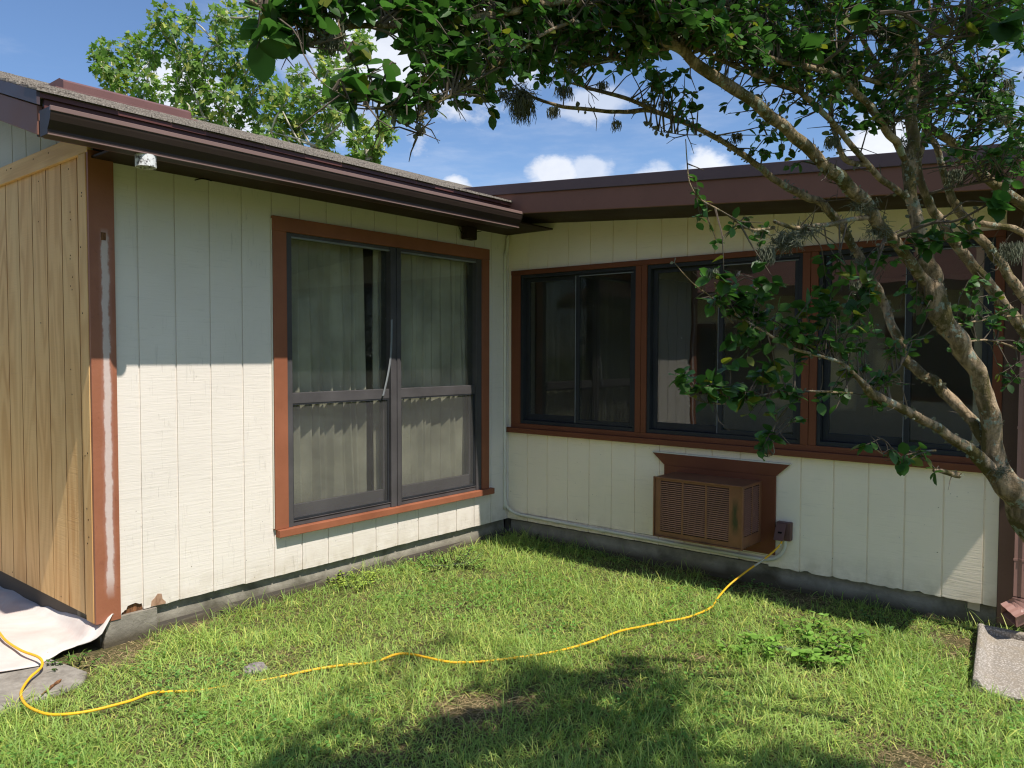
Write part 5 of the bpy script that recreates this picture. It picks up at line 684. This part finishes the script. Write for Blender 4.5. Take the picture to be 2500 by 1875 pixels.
MOSS=[[3.047,-3.608,1.963,0.037,"b",260],[3.051,-3.606,1.951,0.032,"h",120],[3.018,-3.632,1.97,0.02,"b",90],[3.079,-3.526,1.951,0.017,"h",40],[3.087,-3.494,2.005,0.021,"h",60],[3.097,-3.484,2.043,0.019,"b",50],[3.147,-3.357,1.944,0.015,"h",30],[3.132,-3.399,2.03,0.016,"h",35],[3.197,-4.247,1.862,0.019,"h",110],[3.194,-4.248,1.893,0.01,"b",40],[3.238,-4.05,1.943,0.011,"b",50],[3.289,-3.871,1.973,0.012,"b",50],[3.497,-3.17,1.651,0.038,"b",300],[3.471,-3.227,1.624,0.025,"h",90],[3.512,-3.105,1.677,0.029,"b",160],[3.578,-2.844,1.771,0.04,"b",130],[3.589,-2.766,1.716,0.039,"b",120],[3.524,-3.082,1.683,0.026,"b",80],[3.473,-3.017,2.173,0.031,"b",110],[3.491,-2.841,1.955,0.02,"h",80],[3.447,-3.235,2.121,0.028,"b",80],[3.636,-2.274,2.411,0.043,"b",110],[3.583,-2.57,2.18,0.026,"h",60],[3.316,-3.042,1.953,0.017,"h",40],[3.224,-3.268,2.0,0.014,"h",30],[3.82,-2.157,1.718,0.044,"h",70],[3.678,-2.263,1.945,0.032,"h",60],[3.449,-3.41,1.963,0.012,"h",30],[3.831,-2.364,1.046,0.031,"b",90],[3.475,-2.504,1.661,0.025,"b",60],[3.513,-2.672,1.586,0.021,"h",30],[3.444,-3.447,1.56,0.014,"h",40],[3.536,-2.896,2.143,0.029,"b",100],[3.757,-2.064,2.021,0.037,"b",90],[3.574,-2.498,2.343,0.042,"b",80],[3.785,-2.264,2.23,0.017,"h",60],[3.666,-2.427,2.247,0.031,"b",60],[3.474,-2.711,2.328,0.03,"b",60],[3.342,-2.943,2.222,0.015,"h",60],[3.059,-3.431,2.088,0.026,"b",60],[3.529,-2.628,2.305,0.023,"h",60],[3.169,-3.228,2.249,0.014,"b",60],[3.068,-3.423,2.1,0.026,"b",60],[3.594,-2.551,1.992,0.023,"b",60],[3.281,-3.035,2.175,0.022,"h",60],[3.187,-3.191,2.18,0.015,"h",60],[3.653,-2.453,2.194,0.031,"h",60],[3.145,-3.267,2.119,0.014,"b",60],[3.595,-2.546,2.066,0.023,"b",60],[3.345,-2.923,2.318,0.015,"b",60],[3.806,-2.235,2.198,0.024,"h",60],[3.339,-2.944,2.255,0.022,"b",60],[3.06,-3.432,2.062,0.02,"b",60],[3.262,-3.073,2.246,0.015,"b",60],[3.798,-2.248,2.09,0.024,"b",60],[3.59,-2.556,2.234,0.03,"h",60],[3.017,-3.502,2.138,0.02,"h",60],[3.105,-3.339,2.146,0.014,"h",60],[3.042,-3.468,2.155,0.014,"b",60],[3.119,-3.311,2.203,0.014,"b",60],[3.578,-2.56,2.341,0.03,"h",60]]

tree = empty('crape_myrtle', (4.23, -1.80, GZ)); tag(tree, 'leaning many stemmed tree with mottled lichen bark and dark round leaves before the windows', 'tree')
tb = MB(); LP = []; LT = []
for name, pts in LIMBS:
    c = catmull(pts, 5); n = len(c); rr_ = []
    knob = vnoise(abs(hash(name)) % 1000 if False else len(name) * 7 + n)
    for i, p in enumerate(c):
        rr_.append(p[3] * (.82 if i > 12 or name != 'trunk' else 1.0) * (1 + .10 * (knob(i * .45, 2) - .5)))
    q3 = [np.array(p[:3]) + (np.array([knob(i * .3, 11), knob(i * .3, 15), knob(i * .3, 19)]) - .5) * p[3] * .5 * (0 if i in (0, n - 1) else 1) for i, p in enumerate(c)]
    tb.tube(q3, rr_, 12 if pts[0][3] > .012 else 7, .05)
    for i in range(n - 1):
        LP.append(q3[i]); LT.append((q3[i + 1] - q3[i], rr_[i]))
LP = np.array(LP); LR = np.array([b for a, b in LT]); LD = unit(np.array([a for a, b in LT]))
tb.build('trunk', M['bark'], tree, smooth=True)
tw = MB(); R = random.Random(77); lp, la, ln_, ll, lt = [], [], [], [], []
def rv(): 
    v = Vector((R.gauss(0, 1), R.gauss(0, 1), R.gauss(0, 1))); return v.normalized()
def tone_leaf():
    k = R.random()
    if k < .06: return (.12, .14, .02)
    b = R.uniform(.6, 1.6); return (.036 * b, .090 * b, .018 * b)
def place_leaf(p, tdir, L):
    ax = (tdir * R.uniform(.1, .8) + rv() * .9).normalized(); ax.z *= .6; ax.normalize()
    nm = (Vector((0, 0, 1)) + rv() * .75).normalized()
    lp.append(tuple(p)); la.append(tuple(ax)); ln_.append(tuple(nm)); ll.append(L * R.uniform(.72, 1.2)); lt.append(tone_leaf())
for cx, cy, cz, cr, nl, L in CLUSTERS:
    c = Vector((cx, cy, cz)); d = np.linalg.norm(LP - np.array(c), axis=1) + (LR > .02) * .05; order = np.argsort(d)[:14]
    if d[order[0]] > .16:
        s0 = Vector(LP[order[0]]); gap = (c - s0).length; bc = catmull([s0, s0.lerp(c, .35) + rv() * gap * .10 + Vector((0, 0, .06 * gap)), s0.lerp(c, .7) + rv() * gap * .08, c + rv() * cr * .3], 4)
        tw.tube(bc, np.linspace(min(.007, .004 + .006 * gap), .0022, len(bc)), 5)
        LP = np.concatenate([LP, np.array([tuple(b) for b in bc[len(bc) // 3:]])]); LR = np.concatenate([LR, np.full(len(bc) - len(bc) // 3, .004)]); LD = np.concatenate([LD, np.tile(np.array((c - s0).normalized()), (len(bc) - len(bc) // 3, 1))])
        d = np.linalg.norm(LP - np.array(c), axis=1); order = np.argsort(d)[:10]
    nl = round(nl * (2.3 if L < .04 else (1.3 if (c - CAM).length < 1.75 else 2.1))); L = L * (.80 if L < .04 else .92); nt = max(1, round(nl / 5)); left = nl
    for k in range(nt):
        e = c + rv() * cr * R.uniform(.35, 1.05); far = False
        s0 = Vector(LP[order[R.randrange(6 if far else len(order))]]); mid = s0.lerp(e, .5) + rv() * (e - s0).length * .13 + Vector((0, 0, .02))
        pts = [s0.lerp(mid, t * 2) if t <= .5 else mid.lerp(e, t * 2 - 1) for t in (0, .25, .5, .75, 1)]
        pts = [Vector(p) for p in catmull(pts, 2)]; ln = (e - s0).length
        tw.tube(pts, [max(.0008, .0024 * (1 - .7 * i / (len(pts) - 1))) for i in range(len(pts))], 4)
        m = max(1, round(left / (nt - k))); left -= m
        for j in range(m):
            u = 1 - min(.75, (cr * 1.6 / max(ln, .05))) * R.random() ** 1.2; i = min(int(u * (len(pts) - 1)), len(pts) - 2); td = (pts[i + 1] - pts[i]).normalized()
            place_leaf(pts[i].lerp(pts[i + 1], u * (len(pts) - 1) - i), td, L)
# bare twiglets and seed stalks along the limbs
for k in range(620):
    i = R.randrange(len(LP)); 
    if LR[i] > .02 and R.random() < .7: continue
    s0 = Vector(LP[i]); dv = (Vector(LD[i]) * R.uniform(-.2, .8) + rv() + Vector((0, 0, .25))).normalized(); n = R.uniform(.02, .095)
    a = s0 + dv * n * .5 + rv() * n * .1; b = s0 + dv * n + rv() * n * .12; tw.tube([s0, a, b], [.0016, .0012, .0006], 4)
    if R.random() < .5: tw.tube([a, a + (dv + rv()).normalized() * n * .4], [.001, .0005], 4)
tw.build('twigs', M['twig'], tree)
leaf_mesh('crown', M['leaf'], tree, np.array(lp), unit(np.array(la)), unit(np.array(ln_)), np.array(ll), np.array(ll) * np.array([R.uniform(.56, .78) for _ in ll]), np.array(lt))
# lichen flakes on the bark
fp, fa, fn = [], [], []
lcn = vnoise(91)
for k in range(9000):
    i = R.randrange(len(LP))
    if lcn(i * .13, LR[i] * 300) < .56: continue
    v = rv(); dv = Vector(LD[i]); v = (v - v.dot(dv) * dv).normalized(); fp.append(tuple(Vector(LP[i]) + v * LR[i] * .97)); fn.append(tuple(rv())); fa.append(tuple((v + rv() * .8).normalized()))
FL = np.array([R.uniform(.004, .013) for _ in fp]); leaf_mesh('lichen', M['moss'], tree, np.array(fp), unit(np.array(fa)), unit(np.array(fn)), FL, FL * .8, np.tile([.3, .3, .25], (len(fp), 1)))
for x, y, z, r, kind, n in MOSS:
    q = MB(); c = Vector((x, y, z))
    for k in range(int(n * 1.7)):
        if kind == 'b':
            d = rv(); w_ = rv(); w_.z *= .6; s0 = c + w_ * r * 1.05 * R.random(); L = r * R.uniform(.2, .6); cv = rv() * L * .85 + Vector((0, 0, -.3 * L)); pts = [s0, s0 + d * L * .5 + cv * .4, s0 + d * L + cv]; rad = [.0011, .0009, .0003]
        else:
            s0 = c + Vector((R.uniform(-1, 1), R.uniform(-1, 1), R.uniform(-.1, .4))) * r * .7; L = r * R.uniform(.7, 2.0); pts = [s0]
            for j in range(4): pts.append(pts[-1] + Vector((R.uniform(-.4, .4), R.uniform(-.4, .4), -.8)) * L / 4)
            rad = [.0011, .001, .0009, .0007, .0004]
        q.tube(pts, rad, 3)
    q.build('air_plant' if kind == 'b' else 'hanging_moss', M['moss'], tree)

# ================================================================== sycamores behind the house
def px(x, y, d):                    # photo pixel + distance -> place in the yard behind the house
    return CAM + d * (fw + r2 * ((x - 1250) / 1902.35) + u2 * ((937.5 - y) / 1902.35))
SYC = [('pale green sycamore rising behind the left end of the shingle roof', 300, 16.0, [(240,130),(265,120),(252,165),(285,175),(312,108),(345,110),(330,140),(372,122),(365,150),(300,155),(290,205),(330,200),(360,200),(388,228),(310,232),(270,212),(340,235),(240,150)], 20),
       ('tallest sycamore behind the roof, upright leafy limbs reaching the top of the photo', 560, 15.0, [(385,62),(405,40),(428,62),(466,45),(400,86),(420,112),(440,132),(432,152),(470,100),(468,152),(492,152),(440,232),(462,244),(432,204),(500,200),(480,182),(530,42),(560,30),(600,40),(640,30),(540,72),(580,82),(622,82),(532,110),(570,122),(612,132),(650,122),(525,150),(560,170),(600,180),(642,160),(470,205),(512,222),(552,222),(592,222),(632,210),(500,262),(540,272),(582,272),(622,262),(500,302),(540,312),(592,312),(632,302),(440,262),(462,284),(560,300),(610,240),(570,195)], 22),
       ('sycamore with thinner crown half hidden behind the crape myrtle leaves', 770, 14.0, [(665,222),(682,242),(728,182),(726,212),(702,242),(750,236),(662,272),(702,282),(742,272),(692,312),(732,312),(770,302),(662,322),(790,342),(722,342),(800,368),(640,340),(790,104),(828,100),(802,142),(886,104),(880,84),(800,172),(830,182),(802,212),(850,202),(792,270),(822,262),(842,282),(770,240),(812,310),(860,160)], 20),
       ('small sycamore showing two thin leafy sprigs above the right part of the shingle roof', 900, 14.0, [(880,302),(892,330),(862,342),(872,372),(932,318),(950,332),(938,302),(922,362),(912,382),(900,398),(868,395)], 15)]
for lab, bx_, dist, cl_, rp in SYC:
    base = px(bx_, 900, dist); base.z = GZ; st = empty('sycamore', base); tag(st, lab, 'tree', 'sycamores behind the house')
    R = random.Random(bx_); q = MB(); pts_ = [px(a, b, dist + R.uniform(-.7, .7)) for a, b in cl_]; top = max(p.z for p in pts_)
    trunk = [base, base + Vector((.05, .1, top * .3)), px(bx_, 360, dist), ]; trunk = [Vector(p) for p in catmull(trunk, 6)]; q.tube(trunk, np.linspace(.16, .07, len(trunk)), 8)
    lp, la, ln_, ll, lt = [], [], [], [], []
    hub = trunk[-1]
    for p in pts_:
        low = [o for o in pts_ if o.z < p.z - .15 and (o - p).length < 1.3]
        s0 = min(low, key=lambda o: (o - p).length) if low and R.random() < .85 else hub.lerp(trunk[-4], R.random())
        mid = s0.lerp(p, .5) + rv() * .08; q.tube([s0, mid, p], [.022, .016, .007], 5)
        rad = rp * dist / 1902.35
        for k in range(50):
            v = rv() * rad * 1.12 * R.random() ** .5; v.z *= 1.25; lp.append(tuple(p + v)); ax = (v.normalized() * .8 + rv() * .6 + Vector((0, 0, -.25))).normalized(); la.append(tuple(ax)); ln_.append(tuple((Vector((.5, -.2, .8)) + rv() * .75).normalized()))
            ll.append(R.uniform(.09, .17)); b = R.uniform(.7, 1.35); yl = R.random() < .16; lt.append((.30 * b, .33 * b, .08 * b) if yl else (.115 * b, .205 * b, .035 * b))
            if k % 7 == 0: q.tube([p, p + v], [.006, .003], 3)
    q.build('trunk', M['sycbark'], st, smooth=True)
    leaf_mesh('crown', M['syc'], st, np.array(lp), unit(np.array(la)), unit(np.array(ln_)), np.array(ll), np.array(ll) * .95, np.array(lt), 'lobed', .1)

# ================================================================== weeds
def weed(label, x, y, rad, n, L, h, seed, tone=(.10, .2, .035)):
    R = random.Random(seed); lp, la, ln_, ll, lt = [], [], [], [], []; q = MB(); t = empty('weed_clump', (x, y, GZ)); tag(t, label, 'weed')
    for k in range(max(4, n // 7)):
        a = R.uniform(0, 2 * math.pi); r = rad * R.random() ** .5; c0 = Vector((x, y, GZ)); b = Vector((x + r * math.cos(a), y + r * math.sin(a), GZ + .012)); tip = b + Vector((.35 * r * math.cos(a) + R.uniform(-.03, .03), .35 * r * math.sin(a) + R.uniform(-.03, .03), h * R.uniform(.55, 1.1)))
        q.tube([c0, b, b.lerp(tip, .5) + Vector((0, 0, .01)), tip], [.003, .0025, .002, .001], 4)
        for j in range(7):
            u = .25 + .75 * j / 6; p = b.lerp(tip, u); an = j * 2.4 + a; ax = Vector((math.cos(an), math.sin(an), R.uniform(.0, .6))).normalized()
            lp.append(tuple(p)); la.append(tuple(ax)); ln_.append(tuple((Vector((0, 0, 1)) + Vector((R.gauss(0, .3), R.gauss(0, .3), 0))).normalized())); ll.append(L * R.uniform(.6, 1.15)); bb = R.uniform(.75, 1.3); lt.append(tuple(c * bb for c in tone))
    q.build('stem', M['weed'], t); leaf_mesh('leaves', M['weed'], t, np.array(lp), unit(np.array(la)), unit(np.array(ln_)), np.array(ll), np.array(ll) * .48, np.array(lt))
weed('broad leafed bright green weed clump in the sunny lawn near the splash block', 2.80, -.92, .25, 300, .050, .075, 1, (.17, .31, .05))
weed('low sprawl of small leafed weeds at the left of the large weed clump', 2.60, -1.18, .12, 70, .045, .06, 2, (.2, .35, .06))
weed('yellow green weed tuft against the sunlit wall base below the window sill', .14, -1.72, .15, 170, .028, .075, 3, (.32, .42, .07))
weed('patch of clover like weeds by the foundation below the right end of the tall window', .26, -.98, .26, 260, .026, .065, 4, (.2, .34, .07))
weed('shaded leafy weeds at the inside corner of the foundation', .40, -.22, .18, 90, .026, .06, 5, (.09, .18, .04))
weed('green weeds in the shadow at the edge of the drop cloth', .16, -3.47, .09, 60, .028, .05, 6, (.10, .2, .035))
weed('small dark leafed weeds at the foundation between the weed clump and the splash block', 3.02, -.36, .12, 60, .03, .06, 7, (.08, .17, .035))

# ================================================================== lawn
def in_frame(P, m=1.12):
    d = P - np.array(CAM); z = d @ np.array(fw); x = d @ np.array(r2) / z; y = d @ np.array(u2) / z; return (z > .2) & (np.abs(x) < 1250 / 1902 * m) & (np.abs(y) < 937 / 1902 * m), z
def allowed(x, y):
    ok = ~((x < .012) & (y > -3.275)) & (y < -.012)
    ok &= ~((x < .40 + .1 * np.clip(-3.5 - y, 0, .3)) & (x > -.4) & (y < -3.49 - .0 * x) & (y > -4.3)); ok &= ~((x < .055) & (y < -3.2))
    v = (-.115 - y) / .84; ok &= ~((np.abs(x - (3.602 + .108 * v)) < .155) & (v > -.03) & (v < 1.0)); ok &= np.hypot(x - .835, y + 2.915) > .06
    return ok
SPOTS = [(.06, -3.18, .16, 1.0), (.17, -3.33, .17, 1.0), (.04, -2.80, .14, .9), (1.94, -2.56, .19, .95), (2.05, -2.40, .14, .7), (3.50, -1.84, .16, 1.0), (3.38, -.33, .13, 1.0), (3.42, -.55, .07, .9), (2.13, -.06, .3, 1.0), (2.5, -.10, .2, .8), (1.5, -.03, .35, .5), (1.34, -2.46, .09, .5), (2.45, -1.4, .1, .4), (2.3, -1.9, .12, .3), (.8, -2.7, .12, .25)]
n1, n2_, n3 = vnoise(51), vnoise(52), vnoise(53)
def straw_at(x, y):
    s = np.zeros_like(x)
    for a, b, r, w in SPOTS: s = np.maximum(s, w * np.exp(-((x - a) ** 2 + (y - b) ** 2) / (r * r) * 1.2))
    return s
def blades(N, x0, x1, y0, y1, seed, keep):
    r = np.random.default_rng(seed); x = r.uniform(x0, x1, N); y = r.uniform(y0, y1, N); ok = allowed(x, y); x, y = x[ok], y[ok]; P = np.stack([x, y, ground_z(x, y)], 1); f, zc = in_frame(P); k = keep(f, zc, r.random(len(x))); return P[k]
PA = blades(290000, -.1, 4.4, -4.7, 0, 1, lambda f, z, u: f & (u < np.clip(2.6 / z, .5, 1)))
PB = blades(60000, -3, 7.5, -9, 0, 2, lambda f, z, u: ~f)
def grass(name, P, seed, wmul=1.0):
    r = np.random.default_rng(seed); kk = r.random(len(P)) > .55 * straw_at(P[:, 0], P[:, 1]) + .25 * np.clip(n1(P[:, 0] * 6, P[:, 1] * 6) - .5, 0, 1); P = P[kk]; n = len(P); x, y = P[:, 0], P[:, 1]; st = straw_at(x, y)
    clump = n1(x * 3.1, y * 3.1); fine = n2_(x * 11, y * 11); hgt = .42 + 1.15 * clump * (.55 + .75 * fine)
    edge = np.clip(1 - np.minimum(np.minimum(np.abs(x) + (y < -3.3) * 9, -y), 1) / .22, 0, 1); hgt *= 1 + .7 * edge * (r.random(n) < .45)
    dead = r.random(n) < (.09 + .09 * n3(x * 4, y * 4) + 1.15 * st)
    L = r.uniform(.034, .092, n) * hgt * np.where(dead, .85, 1); L *= 1 - .15 * st; tall = r.random(n) < .02; L = np.where(tall & ~dead, L * 1.6, L)
    wd = r.uniform(.0018, .0042, n) * wmul * np.where(dead, .6, 1); a = r.uniform(0, 2 * np.pi, n) ; tilt = np.where(dead, r.uniform(1.05, 1.5, n), r.uniform(.15, 1.25, n)); bend = r.uniform(.1, .9, n)
    dx, dy = np.cos(a), np.sin(a); sx, sy = -dy, dx; tw_ = r.uniform(-.5, .5, n); V = np.zeros((n, 7, 3))
    for j, (u, w) in enumerate(((0, .75), (.36, 1), (.72, .75), (1, 0))):
        t_ = tilt + bend * u; h_ = np.sin(t_) * L * u; z_ = np.cos(np.minimum(t_, 1.62)) * L * u; c = np.stack([x + dx * h_, y + dy * h_, P[:, 2] + z_ + .002], 1)
        off = np.stack([sx * wd * w * .5, sy * wd * w * .5, tw_ * wd * w * .5], 1)
        if j < 3: V[:, 2 * j] = c - off; V[:, 2 * j + 1] = c + off
        else: V[:, 6] = c
    g1 = np.array([.155, .262, .042]); g2 = np.array([.355, .485, .125]); g3_ = np.array([.48, .51, .13]); k = np.clip(n3(x * 1.7 + 5, y * 1.7) * .7 + r.random(n) * .5 - .1, 0, 1)[:, None]
    tone = g1 * (1 - k) + g2 * k; yl = (r.random(n) < .10 + .15 * n2_(x * 2, y * 2))[:, None]; tone = np.where(yl, g3_, tone); dc_ = np.array([.48, .37, .20]) * r.uniform(.55, 1.2, (n, 1)); tone = np.where(dead[:, None], dc_, tone) * r.uniform(.75, 1.25, (n, 1))
    return poly_mesh(name, M['grassblade'], None, V.reshape(-1, 3), [(0, 1, 3, 2), (2, 3, 5, 4), (4, 5, 6)], 7, n, np.repeat(tone, 7, axis=0))
tag(grass('grass', PA, 3), 'green and straw flecked lawn grass in the yard', 'grass', kind='stuff')
tag(grass('grass', PB, 4, 2.2), 'coarser lawn grass round the edge of the yard', 'grass', kind='stuff')

r = np.random.default_rng(77); cxy = r.uniform([-.1, -4.4], [4.4, 0], (26000, 2)); mk = (n1(cxy[:, 0] * 1.9 + 3, cxy[:, 1] * 1.9) > .60) & (n2_(cxy[:, 0] * 6, cxy[:, 1] * 6) > .35) & allowed(cxy[:, 0], cxy[:, 1]); cxy = cxy[mk]
P = np.stack([cxy[:, 0], cxy[:, 1], ground_z(cxy[:, 0], cxy[:, 1]) + r.uniform(.015, .048, len(cxy))], 1); P = P[in_frame(P)[0]]; n = len(P); an = r.uniform(0, 2 * np.pi, n); L = r.uniform(.010, .022, n)
tag(leaf_mesh('clover', M['weed'], None, P, unit(np.stack([np.cos(an), np.sin(an), r.uniform(-.1, .5, n)], 1)), unit(np.stack([r.normal(0, .3, n), r.normal(0, .3, n), np.ones(n)], 1)), L, L * .85, np.array([.13, .27, .05]) * r.uniform(.7, 1.4, (n, 1))), 'small round leaved clover mixed into the lawn', 'clover', kind='stuff')

# ================================================================== house across the yard (seen only as a reflection)
nb = empty('neighbour_house', (0, -10.3, GZ)); tag(nb, 'dim pale house across the yard reflected in the sunroom windows', 'house')
q = MB(); q.box(-9, 6, -10.6, -10.3, GZ - .1, 2.6); q.build('wall', M['siding_x'], nb)
q = MB(); q.hexa([(-9.5, -13.5, 2.7), (6.5, -13.5, 2.7), (6.5, -9.4, 2.45), (-9.5, -9.4, 2.45), (-9.5, -13.5, 3.9), (6.5, -13.5, 3.9), (6.5, -9.4, 2.62), (-9.5, -9.4, 2.62)]); q.build('roof', M['fascia2'], nb)
for x in (-6.5, -2.6, 1.2, 4.0):
    q = MB(); q.box(x - .85, x + .85, -10.2995, -10.26, .55, 2.05); f_ = q.build('window', M['brown_shaded'], nb); q = MB(); q.box(x - .75, x + .75, -10.2595, -10.25, .65, 1.95); q.build('pane', M['interior_dark'], f_)
for x in (-7.5, -4.3, -.6, 2.7):
    q = MB(); q.box(x - .06, x + .06, -9.6, -9.48, GZ, 2.45); q.build('post', M['conduit'], nb)

# ================================================================== unseen trees added to cut the skylight on the walls
for i, (x, y, h, r, lab) in enumerate([(-7, -24, 8, 3.6, 'unseen dark oak added to block skylight, behind the far left of the neighbouring house'), (6, -25, 8.5, 3.8, 'unseen dark oak added to block skylight, behind the right end of the neighbouring house'), (22, 1.5, 8, 3.2, 'unseen dark oak added to block skylight, across the yard beyond the downspout corner')]):
    t_ = empty('oak', (x, y, GZ)); tag(t_, lab, 'tree', 'unseen oaks added to block skylight'); r_ = np.random.default_rng(40 + i); n = 2600
    q = MB(); q.tube([(x, y, GZ), (x + .1, y, h * .3), (x, y + .1, h * .75)], [.28, .22, .08], 8); q.build('trunk', M['sycbark'], t_, smooth=True)
    d = unit(r_.normal(size=(n, 3))); P = np.array([x, y, h * .56]) + d * np.array([r, r, h * .42]) * (r_.random((n, 1)) ** .4) * (.75 + .4 * r_.random((n, 1)))
    L = r_.uniform(.22, .5, n); leaf_mesh('crown', M['syc'], t_, P, unit(r_.normal(size=(n, 3))), unit(r_.normal(size=(n, 3)) + [0, 0, .8]), L, L * .7, np.array([.035, .065, .02]) * r_.uniform(.6, 1.4, (n, 1)))
